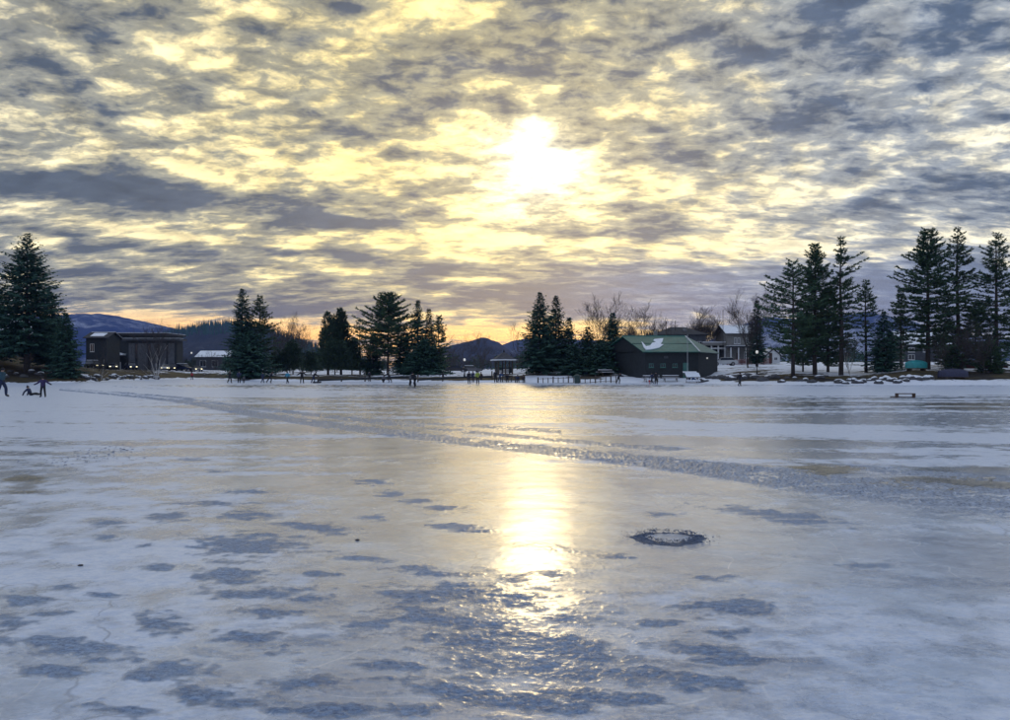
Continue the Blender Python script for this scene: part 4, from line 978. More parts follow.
# ------------------------------------------------------------------ street furniture
GLOBE = mat('lamp_globe', (.85, .85, .80), .3, .03, 3., emit=(1., .97, .88, .25))
def lamp_post(px, D, py_top, label):
    x = X(px, D); g = gz(x, D); H = Z(py_top, D)-g
    e = empty('street_lamp', (x, D, g), 0, label, 'street lamp', 'globe lamps in the park')
    MB().lathe([(.16, -.3), (.16, .25), (.10, .32), (.10, .6), (.06, .7)], 10).build('base', IRON, e)
    MB().tube([(0, 0, .65), (0, 0, H-.5)], [.055, .04], 8).build('pole', IRON, e)
    h = MB().lathe([(.05, H-.52), (.13, H-.46), (.13, H-.42)], 10).build('collar', IRON, e)
    MB().lathe([(.10, H-.418), (.16, H-.32), (.19, H-.2), (.16, H-.07), (.08, H)], 12).build('globe', GLOBE, e, smooth=True)
lamp_post(191.5, 178, 352, 'globe lamp over the far car park by the wooded hill')
lamp_post(445.5, 139, 355.5, 'globe lamp standing near the ragged small pine')
lamp_post(464.5, 126, 358.5, 'globe lamp in front of the bare park trees, shorter one')
lamp_post(757, 107, 350.5, 'globe lamp on the bank in front of the beige house')

def pole(px, D, top, r, label, m, name='utility_pole', arm=0, base_z=None):
    x = X(px, D); g = gz(x, D) if base_z is None else base_z; H = Z(top, D)-g; e = empty(name, (x, D, g), 0, label, 'pole')
    MB().tube([(0, 0, -.3), (0, 0, H)], [r, r*.75], 8).build('shaft', m, e)
    if arm:
        MB().box(-arm, arm, -.06, .06, H-.6, H-.45).build('cross_arm', m, e)
        for k in (-1, 1): MB().lathe([(.05, 0), (.07, .05), (.03, .16)], 6, (k*arm*.85, 0, H-.448)).build('insulator', WHITEP, e)
    else: MB().lathe([(r*.8, H), (r*1.3, H+.08), (r*.4, H+.2)], 8).build('cap', m, e)
GALV = mat('galvanised_steel', (.35, .37, .38), .5, .15, 4., metal=.3)
pole(903, 124, 327, .12, 'pale utility pole behind the bushy dark spruce', mat('pale_timber', (.30, .28, .26), .85, .2, 4.), arm=.7)
pole(687.5, 110, 336, .055, 'slim pale flag pole in front of the green hut roof', GALV, 'flag_pole')
pole(723, 144, 311, .06, 'thin mast beside the carport of the beige house', IRON, 'mast')
pole(666, 149, 322, .10, 'dark pole over the ridge of the green hut roof', WOOD)

def fence(label, px0, px1, D, z0, h, step, group):
    xa, xb = X(px0, D), X(px1, D); n = max(2, int(round((xb-xa)/step))); g = [gz(xa + (xb-xa)*i/n, D) for i in range(n+1)]
    e = empty('rail_fence', (xa, D, 0), 0, label, 'fence', group)
    for i in range(n+1):
        x_ = (xb-xa)*i/n; r = .055 if i % 3 else .085
        MB().box(x_-r, x_+r, -.05, .05, g[i]-.3, g[i]+h+(.0 if i % 3 else .12)).build('post', WOOD, e)
    for zz in (.18, .88):
        MB().tube([((xb-xa)*i/n, -.095, g[i]+h*zz) for i in range(n+1)], .045, 4).build('rail', WOOD, e)
fence('close set wooden rail fence below the lowest spruce', 538, 573.5, 108.6, 0, .95, .66, 'wooden fences along the ice')
fence('close set wooden rail fence between the dark bin and the hut', 580, 616, 108.2, 0, .95, .66, 'wooden fences along the ice')
def timber_edge(label, px0, px1, D):
    xa, xb = X(px0, D), X(px1, D); e = empty('timber_barrier', (xa, D, 0), 0, label, 'barrier', 'timber barriers along the ice'); n = max(2, int((xb-xa)/3.))
    g = [gz(xa + (xb-xa)*i/n, D) for i in range(n+1)]
    for i in range(n+1): x_ = (xb-xa)*i/n; MB().box(x_-.10, x_+.10, -.10, .10, g[i]-.3, g[i]+.75+.5*((i*7) % 3 == 0)).build('post', WOOD, e)
    for i in range(n):
        x0, x1 = (xb-xa)*i/n+.02, (xb-xa)*(i+1)/n-.02
        MB().slab([(x0, -.16, g[i]+.28), (x1, -.16, g[i+1]+.28), (x1, -.104, g[i+1]+.28), (x0, -.104, g[i]+.28)], .28).build('plank', DARKWOOD, e)
timber_edge('low dark timber barrier below the twin cedars and the big dark pine', 318, 412, 122.5)
timber_edge('low dark timber barrier below the two globe lamps', 418, 492, 118)

def bin_():
    D = 105.5; x = X(577, D); g = max(0, gz(x, D)); e = empty('litter_bin', (x, D, g), 0, 'dark green litter bin in the gap between the two close set fences', 'bin')
    m = mat('dark_green_steel', (.015, .04, .035), .5, .2, 4.)
    MB().lathe([(.34, 0), (.36, .05), (.38, .9), (.40, .95)], 14).build('drum', m, e, smooth=False); MB().lathe([(.42, .952), (.40, 1.05), (.2, 1.2), (.04, 1.24)], 14).build('lid', m, e)
    for k in range(4): a = k*math.pi/2; MB().box(.33*math.cos(a)-.04, .33*math.cos(a)+.04, .33*math.sin(a)-.04, .33*math.sin(a)+.04, -.12, -.002).build('foot', IRON, e)
bin_()

def picnic_table(px, D, rz, label, tip=0.):
    x = X(px, D); g = gz(x, D); e = empty('picnic_table', (x, D, g), rz, label, 'table', 'picnic tables by the hut'); e.rotation_euler[0] = tip
    if tip: e.location.z += .55
    for k in range(5): MB().box(-1.1, 1.1, -.38+k*.155, -.38+k*.155+.14, .72, .76).build('top_plank', WOOD, e)
    MB().box(-1.08, 1.08, -.37, .37, .763, .86).build('snow_cover', SNOW, e, bevel=.04)
    for s in (-1, 1):
        b_ = MB().box(-1.1, 1.1, s*.72-.13, s*.72+.13, .42, .46).build('bench', WOOD, e); MB().box(-1.08, 1.08, s*.72-.12, s*.72+.12, .463, .53).build('bench_snow', SNOW, b_, bevel=.025)
        for t in (-1, 1): MB().tube([(t*.8, s*.62, -.05), (t*.8, s*.24, .715)], .05, 4).build('leg', WOOD, e)
    for t in (-1, 1): MB().box(t*.8-.04, t*.8+.04, -.75, .75, .34, .415).build('cross_bar', WOOD, e)
picnic_table(651, 107.8, R(4), 'snow covered picnic table under the first window of the hut')
picnic_table(670.5, 107.6, R(-3), 'snow covered picnic table before the middle of the hut wall')
picnic_table(690, 105.8, R(20), 'snow dusted picnic table tipped up near the flag pole', tip=R(52))
picnic_table(605, 116, R(30), 'snow covered picnic table under the spruces of the mound', )
def bench(px, D, rz, label):
    x = X(px, D); g = gz(x, D); e = empty('park_bench', (x, D, g), rz, label, 'bench', 'benches by the ice')
    for k in range(3): MB().box(-.8, .8, -.22+k*.15, -.22+k*.15+.13, .42, .46).build('seat_slat', WOOD, e)
    for k in range(2): MB().box(-.8, .8, .25+k*.03, .29+k*.03, .58+k*.17, .72+k*.17).build('back_slat', WOOD, e)
    for t in (-1, 1): MB().box(t*.65-.04, t*.65+.04, -.2, .24, -.2, .417).build('leg', IRON, e); 
    for t in (-1, 1): MB().box(t*.65-.04, t*.65+.04, .30, .345, .30, .90).build('back_support', IRON, e)
bench(507, 113.5, R(-8), 'wooden bench by the ice in front of the gazebo')
bench(520, 112.6, R(10), 'wooden bench by the ice beside the snow mound')
def snow_fence():
    D = 142; xa, xb = X(727, D), X(771, D); e = empty('snow_fence', (xa, D, 0), 0, 'faded red slatted snow fence in front of the beige house', 'fence'); m = mat('faded_red_slats', (.20, .055, .05), .85, .3, 5.)
    n = 60
    for i in range(n):
        x_ = (xb-xa)*(i+.5)/n; g = gz(xa+x_, D); MB().box(x_-.035, x_+.035, -.01, .01, g-.1, g+1.05).build('slat', m, e)
    for i in range(7): x_ = (xb-xa)*i/6; g = gz(xa+x_, D); MB().box(x_-.05, x_+.05, .013, .10, g-.3, g+1.2).build('post', WOOD, e)
    for zz in (.3, .8): MB().tube([((xb-xa)*i/12, -.02, gz(xa+(xb-xa)*i/12, D)+zz) for i in range(13)], .012, 4).build('wire', IRON, e)
snow_fence()

# ------------------------------------------------------------------ boulders along the shore
ROCK = mat('granite', (.07, .07, .075), .9, .4, 2.5, bump=.5)
def rock_mesh(seed):
    bm = bmesh.new(); bmesh.ops.create_icosphere(bm, subdivisions=3, radius=1); rnd = random.Random(seed); o = rnd.uniform(0, 90)
    co = np.array([v.co[:] for v in bm.verts]); d = 1 + .35*fbm(co[:, 0]*1.3+o, co[:, 1]*1.3+co[:, 2]*1.1, 3, .5, seed) 
    for v, k in zip(bm.verts, d): v.co *= float(k); v.co.z = max(v.co.z*.75, -.35)
    me = bpy.data.meshes.new('boulder'); bm.to_mesh(me); 
    sel = [f for f in bm.faces if f.normal.z > .70 + .25*math.sin(3.1*f.calc_center_median().x + o)]
    bm2 = bmesh.new(); mp = {}
    for f in sel:
        for v in f.verts:
            if v not in mp: mp[v] = bm2.verts.new(v.co + v.normal*.012)
        bm2.faces.new([mp[v] for v in f.verts])
    if bm2.faces:
        r = bmesh.ops.extrude_face_region(bm2, geom=bm2.faces[:]); bmesh.ops.translate(bm2, verts=[g for g in r['geom'] if isinstance(g, bmesh.types.BMVert)], vec=(0, 0, .10))
    cm = bpy.data.meshes.new('snow_cap'); bm2.to_mesh(cm); bm.free(); bm2.free(); me.materials.append(ROCK); cm.materials.append(SNOW); return me, cm
RK = [rock_mesh(40+i) for i in range(6)]
def boulders(spots, label, group, seed):
    rnd = random.Random(seed)
    for px, off, sz, cap in spots:
        u = px; D = float(shore(u)) + off; x = X(px, D); me, cm = RK[rnd.randrange(6)]
        o = bpy.data.objects.new('boulder', me); COL.objects.link(o); o.location = (x, D, gz(x, D) + .12*sz); o.scale = (sz*rnd.uniform(1, 1.5), sz, sz*rnd.uniform(.7, 1)); o.rotation_euler[2] = rnd.random()*6.28
        tag(o, label, 'boulder', group); me.polygons.foreach_set('use_smooth', [True]*len(me.polygons))
        if cap: c = bpy.data.objects.new('snow_cap', cm); COL.objects.link(c); c.parent = o
rr = random.Random(5)
boulders([(82+i*2.7+rr.uniform(-1, 1), rr.uniform(.8, 4.5), rr.uniform(.25, .62), True) for i in range(29)], 'snow capped boulder in the rough edge below the parked cars and lodge', 'boulders below the parked cars', 1)
boulders([(838+i*4.+rr.uniform(-1, 1), rr.uniform(.8, 3.0), rr.uniform(.3, .62), True) for i in range(24)], 'snow capped boulder in the bank between pine trio and tarpaulin covered boat', 'boulders below the pines', 2)
boulders([(703+i*6.5+rr.uniform(-2, 2), rr.uniform(1.5, 9.0), rr.uniform(.3, .8), i % 2 == 0) for i in range(20)], 'half buried boulder on the low bank between hut and pine trio', 'boulders between hut and pines', 3)
boulders([(6+i*6+rr.uniform(-2, 2), rr.uniform(1, 9.0), rr.uniform(.3, .7), i % 2 == 0) for i in range(12)], 'boulder lying on the grassy bank under the broad old spruce', 'boulders on the grassy bank', 4)
boulders([(164, -22, .30, False), (168, -22, .36, False), (176, -14, .28, False), (183, -14, .24, False), (186.5, -13, .24, False)], 'small dark stone lying on the ice in front of the birch clump', 'stones on the ice', 6)

# ------------------------------------------------------------------ boats
def boat(px0, px1, D, hgt, col, label, over=True, lift=0., name='upturned_boat'):
    cx = X((px0+px1)/2, D); L = X(px1, D)-X(px0, D); g = gz(cx, D); e = empty(name, (cx, D, g+lift), R(4), label, 'boat', 'boats stored on the bank')
    vs, fs = [], []; n, k = 17, 11
    for i in range(n):
        t = i/(n-1)*2-1; w = L*.19*(1-abs(t)**2.6)**.6 + .02; h = hgt*(1-.30*abs(t)**3)
        for j in range(k):
            a = math.pi*j/(k-1); vs.append((t*L/2, w*math.cos(a), h*math.sin(a)**.7 + .03*(1-abs(math.cos(a)))))
    for i in range(n-1):
        for j in range(k-1): fs.append((i*k+j, i*k+j+1, (i+1)*k+j+1, (i+1)*k+j))
    fs += [tuple(range(k)), tuple((n-1)*k+j for j in range(k))[::-1]]
    hull = MB().add(vs, fs).build('hull', col, e, smooth=True)
    MB().tube([(t*L/2*.92, 0, hgt*(1-.3*abs(t)**3)+.05) for t in (-1, -.5, 0, .5, 1)], .035, 5).build('keel', col, hull)
    for s in (-1, 1): MB().tube([(t*L/2, s*(L*.19*(1-abs(t)**2.6)**.6+.04), .05) for t in (-.98, -.8, -.4, 0, .4, .8, .98)], .04, 5).build('gunwale', WOOD, e)
    for t in (-.6, .6): MB().box(t*L/2-.08, t*L/2+.08, -L*.17, L*.17, -.4-lift, -.002).build('trestle', WOOD, e)
    return e
boat(904.5, 928, 104, 1.05, mat('teal_paint', (.02, .26, .27), .45, .15, 3.), 'teal upturned boat on the bank under the massive layered pine', lift=.25)
boat(937, 969, 96.5, 1.0, mat('blue_purple_tarpaulin', (.018, .02, .055), .6, .3, 4., bump=.4), 'boat under a dark blue tarpaulin at the edge of the ice', lift=.05, name='covered_boat')

# ------------------------------------------------------------------ cars
TYRE = mat('rubber', (.015, .015, .016), .8, .2, 6.); RIM = mat('alloy', (.35, .35, .37), .35, .1, 6., metal=.7)
HEAD = mat('lit_headlamp', (.8, .78, .6), .3, .02, 3., emit=(1., .88, .55, 1.5)); TAIL = mat('lit_tail_lamp', (.6, .08, .02), .4, .05, 3., emit=(1., .16, .03, 1.2))
def car(px, D, rz, paint, label, lit=True, suv=False, snow=False):
    x = X(px, D); g = gz(x, D); e = empty('parked_car', (x, D, g), rz, label, 'car', 'cars parked by the park')
    top = 1.75 if suv else 1.45; W = .88
    def prism(prof, w, w2=None, bev=.05):
        w2 = w2 or w; n = len(prof); zs = [p[1] for p in prof]; z0, z1 = min(zs), max(zs)
        ww = lambda z: w + (w2-w)*(z-z0)/(z1-z0)
        m = MB(); m.add([(a, -ww(z), z) for a, z in prof] + [(a, ww(z), z) for a, z in prof], [tuple(range(n)), tuple(range(n, 2*n))[::-1]] + [(i, n+i, n+(i+1) % n, (i+1) % n) for i in range(n)]); return m
    prism([(-2.15,.35),(2.15,.35),(2.2,.6),(2.1,.82),(1.1,.95),(-1.95,1.0),(-2.2,.85),(-2.2,.5)], W).build('body', paint, e, bevel=.05)
    back = -2.0 if suv else -1.6
    c = prism([(back,.99),(1.15,.945),(.45,top-.09),(back+.35,top-.09)], W-.04, W-.2).build('cabin', GLASS, e, bevel=.03)
    MB().box(back+.30, .5, -W+.2, W-.2, top-.088, top-.01).build('roof', paint, e, bevel=.03)
    if snow: MB().box(back+.35, .45, -W+.24, W-.24, top-.008, top+.09).build('roof_snow', SNOW, c, bevel=.03)
    for a in (-1.35, 1.35):
        for s in (-1, 1):
            w = MB().tube([(a, s*(W-.17), .33), (a, s*(W+.03), .33)], .33, 16).build('wheel', TYRE, e); MB().tube([(a, s*(W+.031), .33), (a, s*(W+.045), .33)], .2, 12).build('rim', RIM, w)
    for s in (-1, 1):
        MB().box(2.10, 2.235, s*.62-.16, s*.62+.16, .62, .78).build('headlight', HEAD if lit else GLASS, e, bevel=.02)
        MB().box(-2.235, -2.12, s*.68-.13, s*.68+.13, .62, .86).build('tail_light', TAIL if lit else RED, e, bevel=.02)
        MB().box(.75, .95, s*(W+.07)-.07, s*(W+.07)+.07, .98, 1.12).build('mirror', paint, e)
    MB().box(2.19, 2.26, -.75, .75, .38, .56).build('bumper', IRON, e)
PB = mat('black_paint', (.02, .02, .024), .25, .1, 2.); PG = mat('grey_paint', (.13, .13, .14), .3, .1, 2.); PW = mat('white_paint', (.55, .56, .57), .3, .05, 2.); PN = mat('navy_paint', (.02, .03, .07), .25, .1, 2.); PY = mat('lime_paint', (.30, .36, .04), .35, .1, 2.)
car(94, 165, R(-32), PB, 'black sport utility car with lit lamps beside the small dark house', suv=True, snow=True)
car(113, 172, R(-62), PG, 'grey car with lit headlamps below the lodge entrance canopy')
car(131, 176, R(-50), PN, 'navy car with lit headlamps at the lodge end of the row', suv=True)
car(165, 186, R(-70), PW, 'white car with lit headlamps just past the birch clump')
car(173, 188, R(-75), PB, 'black car with lit headlamps between white car and dark van', suv=True)
car(184, 190, R(-20), PN, 'dark van sized car standing unlit near the globe lamp', lit=False, suv=True, snow=True)
car(197, 187, R(-58), PG, 'grey car with lit headlamps on the hill side of the globe lamp')
car(471, 160, R(8), PG, 'snow topped car parked behind the two globe lamps', lit=False, snow=True)
car(456, 158, R(6), PB, 'black car parked unlit behind the two globe lamps', lit=False)
car(724, 136, R(175), PW, 'white car parked unlit at the carport beside the hut', lit=False)
car(184.5, 197, R(0), PY, 'lime green car roof showing above the dark van sized car', lit=False, suv=True)

# ------------------------------------------------------------------ things on the ice
def goal():
    a, b_ = G(897.5, 397.6), G(916, 397.6); D = a[1]; w = b_[0]-a[0]; h = 3.7/F*D+.03
    e = empty('pond_hockey_goal', (a[0], D, .005), R(2), 'low wooden pond hockey goal on the snowy ice, a plank sticking out', 'goal'); t = .07
    m = mat('dark_goal_timber', (.075, .045, .03), .8, .3, 8.)
    MB().box(0, t, 0, .30, 0, h).build('side_post', m, e); MB().box(w-t, w, 0, .30, 0, h).build('side_post', m, e)
    MB().box(t+.001, w-t-.001, 0, .08, h-.055, h).build('cross_bar', m, e); MB().box(t+.001, w-t-.001, .22, .30, h-.055, h).build('back_bar', m, e)
    MB().box(-.42, -.002, .02, .10, 0, .05).build('plank', m, e); MB().box(t+.001, w-t-.001, 0.01, .06, 0, .045).build('base_bar', m, e)
goal()
def ice_hole():
    c = G(669, 539); rnd = random.Random(3); e = empty('fishing_hole', (c[0], c[1], .003), 0, 'refrozen fishing hole with a rough ring of dark crushed ice', 'ice hole')
    dk = mat('shade_toned_crushed_ice', (.13, .175, .27), .55, .4, 40., bump=.8, bscale=90.); pl = mat('refrozen_slush', (.30, .37, .49), .3, .2, 9., bump=.3)  # rim colour darkened to stand for its shaded sides
    rx, ry, n = .26, .25, 130; vs, fs = [], []; prof = [(1.34, -.004), (1.2, .006), (1.1, .015), (1.0, .023), (.9, .018), (.80, .008), (.70, .003)]
    for i in range(n):
        a = 2*math.pi*i/n; j = 1 + .06*math.sin(2*a+1) + .05*math.sin(3*a+.4) + .03*math.sin(7*a) + .025*math.sin(13*a+2) + rnd.uniform(-.03, .03)
        for r, z in prof:
            q = j*r*(1+rnd.uniform(-.035, .035)); vs.append((rx*q*math.cos(a), ry*q*math.sin(a), z*(.75+.16*math.sin(2*a+2.2)+.15*math.sin(9*a)+.12*math.sin(17*a))*rnd.uniform(.5, 1.4)))
    k = len(prof)
    for i in range(n):
        for j in range(k-1): fs.append((i*k+j, ((i+1) % n)*k+j, ((i+1) % n)*k+j+1, i*k+j+1))
    MB().add(vs, fs).build('crushed_rim', dk, e)
    MB().lathe([(.02, .0105), (.12, .010), (.23, .009)], 40).build('frozen_plug', pl, e)
    m = MB()
    for _ in range(900):
        a = rnd.random()*6.283; r = rnd.choice((rnd.uniform(.75, 1.35), rnd.uniform(1.05, 2.3))); s = rnd.uniform(.004, .016)*(1.6-r*.5); p = Vector((rx*r*math.cos(a), ry*r*math.sin(a), .01 if r > 1.3 else .03))
        q = [p + Vector((rnd.uniform(-1, 1), rnd.uniform(-1, 1), rnd.uniform(-.2, 1)))*s for _ in range(4)]; m.add(q, [(0, 1, 2), (0, 2, 3), (0, 3, 1), (1, 3, 2)])
    o = m.build('ice_crumbs', dk, e); o['kind'] = 'stuff'
ice_hole()
for px, py, lab in ((80.5, 566, 'small black pebble frozen into the pale ice alone'), (357.5, 540.5, 'small black pebble on the ice near the long rough band')):
    c = G(px, py); o = bpy.data.objects.new('pebble', RK[2][0]); COL.objects.link(o); o.location = (c[0], c[1], .006); o.scale = (.024, .016, .011); tag(o, lab, 'pebble', 'pebbles on the ice')
def crumbs():
    rnd = random.Random(8); m = MB()
    for cx, cy, sx, sy, n in [(95, 458, 45, 6, 130), (110, 450, 40, 4, 70), (60, 462, 40, 8, 50)]:
        for _ in range(n):
            c = G(rnd.gauss(cx, sx*.5), max(440, rnd.gauss(cy, sy*.5))); s = rnd.uniform(.010, .032); p = Vector((c[0], c[1], .006))
            q = [p + Vector((rnd.uniform(-1.4, 1.4), rnd.uniform(-1, 1), rnd.uniform(-.1, .7)))*s for _ in range(4)]; m.add(q, [(0, 1, 2), (0, 2, 3), (0, 3, 1), (1, 3, 2)])
    tag(m.build('ice_chips', mat('dirty_ice', (.16, .19, .26), .5, .4, 30.)), 'dark chips of ice scattered over the pale snow ice', 'ice chips', kind='stuff')
crumbs()
# ------------------------------------------------------------------ people
SKIN = mat('skin', (.42, .27, .20), .6, .1, 10.); BOOT = mat('boot_leather', (.02, .02, .022), .6, .2, 10.)
def cloth(name, c): return mat('cloth_' + name, c, .9, .2, 14., bump=.2)
CL = {'navy': cloth('navy', (.02, .03, .07)), 'teal': cloth('teal', (.02, .06, .085)), 'purple': cloth('purple', (.035, .022, .08)), 'black': cloth('black', (.014, .014, .018)), 'red': cloth('red', (.40, .03, .04)),
      'sky': cloth('sky', (.05, .24, .36)), 'lime': cloth('lime', (.28, .34, .05)), 'grey': cloth('grey', (.09, .09, .10)), 'brown': cloth('brown', (.06, .04, .03)), 'green': cloth('green', (.02, .07, .04)), 'blue': cloth('blue', (.03, .07, .18))}
def body_mesh(pose, seed=0):
    """one skinned figure, 1.72 m standing, facing -y, feet at z = 0; returns mesh and head frame"""
    J = dict(pel=(0,0,.96), sp=(0,0,1.14), ch=(0,0,1.36), nk=(0,0,1.49), hd=(0,-.015,1.585), tp=(0,-.01,1.68), nose=(0,-.115,1.575),
             sl=(.19,0,1.41), el=(.26,.03,1.14), wl=(.27,-.06,.90), hl=(.27,-.09,.79), tl=(.225,-.12,.86), sr=(-.19,0,1.41), er=(-.26,.03,1.14), wr=(-.27,-.06,.90), hr=(-.27,-.09,.79), tr=(-.225,-.12,.86),
             pl=(.10,0,.90), kl=(.115,-.02,.50), al=(.12,.02,.09), fl=(.125,-.17,.05), pr=(-.10,0,.90), kr=(-.115,-.02,.50), ar=(-.12,.02,.09), fr=(-.125,-.17,.05))
    up = ('sp','ch','nk','hd','tp','nose','sl','el','wl','hl','tl','sr','er','wr','hr','tr')
    def lean(a, names=up, piv=(0, 0, .96), ax='X'):
        M = Matrix.Rotation(a, 3, ax)
        for n in names: J[n] = tuple(M @ (Vector(J[n])-Vector(piv)) + Vector(piv))
    def arm(s, el, wr):
        k = 'l' if s > 0 else 'r'; sh = Vector(J['s'+k]); e = sh + Vector(el); w = e + Vector(wr); d = (w-e).normalized()
        J['e'+k], J['w'+k], J['h'+k] = tuple(e), tuple(w), tuple(w + d*.12); J['t'+k] = tuple(w + d*.06 + Vector((-s*.05, -.03, .02)))
    if pose == 'arms_out': arm(1, (.20,0,-.18), (.22,-.03,-.12)); arm(-1, (-.20,0,-.18), (-.22,-.03,-.12)); J.update(kl=(.16,-.05,.5), al=(.19,.0,.09), fl=(.23,-.18,.05), kr=(-.16,-.02,.5), ar=(-.17,.04,.09), fr=(-.21,-.13,.05))
    elif pose == 'walk': J.update(kl=(.11,-.20,.53), al=(.11,-.20,.10), fl=(.11,-.39,.06), kr=(-.11,.06,.50), ar=(-.11,.30,.13), fr=(-.12,.14,.05)); arm(1, (.07,.14,-.23), (.0,.0,-.24)); arm(-1, (-.07,-.12,-.24), (0,-.16,-.16)); lean(.08)
    elif pose == 'skate': J.update(pel=(0,.06,.88), pl=(.10,.05,.83), pr=(-.10,.05,.83), kl=(.13,-.22,.50), al=(.12,-.05,.10), fl=(.13,-.23,.05), kr=(-.20,.26,.48), ar=(-.34,.48,.16), fr=(-.42,.36,.07)); lean(.5, piv=(0,.05,.9)); arm(1, (.16,.10,-.20), (.08,-.18,-.08)); arm(-1, (-.17,.16,-.16), (-.10,.14,-.14))
    elif pose == 'push': lean(.55); arm(1, (.03,-.20,-.20), (0,-.22,-.08)); arm(-1, (-.03,-.20,-.20), (0,-.22,-.08)); J.update(kl=(.11,-.15,.5), al=(.11,-.02,.09), fl=(.11,-.2,.05), kr=(-.11,.12,.5), ar=(-.11,.32,.1), fr=(-.11,.15,.05))
    elif pose == 'sit_ice':
        dz = -.84
        for k in list(J): J[k] = (J[k][0], J[k][1], J[k][2]+dz)
        J.update(pl=(.10,-.02,.11), kl=(.13,-.40,.20), al=(.15,-.80,.10), fl=(.17,-.86,.24), pr=(-.10,-.02,.11), kr=(-.12,-.42,.16), ar=(-.11,-.84,.09), fr=(-.12,-.90,.23))
        lean(-.38, piv=(0,0,.12)); arm(-1, (-.10,.20,-.22), (-.02,.10,-.24)); arm(1, (.08,.17,-.22), (.02,.10,-.24)); J['nose'] = (J['hd'][0], J['hd'][1]-.10, J['hd'][2]+.02)
    elif pose == 'sit_bench':
        dz = -.42
        for k in list(J): J[k] = (J[k][0], J[k][1], J[k][2]+dz)
        J.update(pl=(.10,-.02,.52), kl=(.13,-.42,.52), al=(.13,-.40,.09), fl=(.14,-.59,.05), pr=(-.10,-.02,.52), kr=(-.13,-.42,.52), ar=(-.13,-.38,.09), fr=(-.14,-.57,.05)); lean(.22, piv=(0,0,.54)); arm(1, (.04,-.08,-.25), (-.06,-.20,-.06)); arm(-1, (-.04,-.08,-.25), (.06,-.20,-.06))
    elif pose == 'crouch':
        J.update(pel=(0,.12,.42), pl=(.10,.12,.38), pr=(-.10,.12,.38), kl=(.16,-.22,.46), al=(.14,.02,.09), fl=(.15,-.17,.05), kr=(-.16,-.22,.46), ar=(-.14,.02,.09), fr=(-.15,-.17,.05))
        for k in up: J[k] = (J[k][0], J[k][1]+.12, J[k][2]-.54)
        lean(.5, piv=(0,.12,.42)); arm(1, (.06,-.20,-.16), (0,-.20,-.12)); arm(-1, (-.06,-.20,-.16), (0,-.20,-.12))
    elif pose == 'talk': arm(1, (.10,.04,-.24), (-.10,-.20,.02)); arm(-1, (-.09,.02,-.25), (.02,-.12,-.20)); J.update(kl=(.13,-.03,.5), al=(.15,.02,.09), fl=(.19,-.15,.05))
    names = list(J); ix = {n: i for i, n in enumerate(names)}
    rad = dict(pel=.185, sp=.19, ch=.20, nk=.065, hd=.098, tp=.07, nose=.018, sl=.105, el=.078, wl=.060, hl=.052, tl=.018, sr=.105, er=.078, wr=.060, hr=.052, tr=.018, pl=.115, kl=.092, al=.072, fl=.058, pr=.115, kr=.092, ar=.072, fr=.058)
    ed = [('pel','sp',1),('sp','ch',1),('ch','nk',1),('nk','hd',2),('hd','tp',2),('hd','nose',2)]
    for s in 'lr': ed += [('ch','s'+s,1),('s'+s,'e'+s,1),('e'+s,'w'+s,1),('w'+s,'h'+s,3),('w'+s,'t'+s,3),('pel','p'+s,0),('p'+s,'k'+s,0),('k'+s,'a'+s,0),('a'+s,'f'+s,3)]
    me = bpy.data.meshes.new('skeleton'); me.from_pydata([J[n] for n in names], [(ix[a], ix[b_]) for a, b_, _ in ed], [])
    o = bpy.data.objects.new('skeleton', me); COL.objects.link(o)
    md = o.modifiers.new('skin', 'SKIN'); md.use_smooth_shade = True; o.modifiers.new('sub', 'SUBSURF').levels = 1
    for i, n in enumerate(names):
        sv = me.skin_vertices[0].data[i]; sv.radius = (rad[n], rad[n]*(.78 if n in ('pel', 'sp', 'ch') else 1)); sv.use_root = n == 'pel'
    dg = bpy.context.evaluated_depsgraph_get(); out = bpy.data.meshes.new_from_object(o.evaluated_get(dg)); out.name = 'person'
    bpy.data.objects.remove(o)
    P = np.array([J[n] for n in names]); fc = np.array([f.center[:] for f in out.polygons]); best = np.full(len(fc), 1e9); mi = np.zeros(len(fc), int)
    for a, b_, m in ed:
        A, B = P[ix[a]], P[ix[b_]]; ab = B-A; t = np.clip(((fc-A) @ ab)/(ab @ ab), 0, 1); d = np.linalg.norm(fc-(A+t[:, None]*ab), axis=1) - .5*(rad[a]*(1-t)+rad[b_]*t)
        k = d < best; best[k] = d[k]; mi[k] = m
    for _ in range(4): out.materials.append(None)
    out.polygons.foreach_set('material_index', mi.astype(np.int32)); out.polygons.foreach_set('use_smooth', [True]*len(mi))
    return out, Vector(J['hd']), (Vector(J['tp'])-Vector(J['hd'])).normalized()
POSE = {}
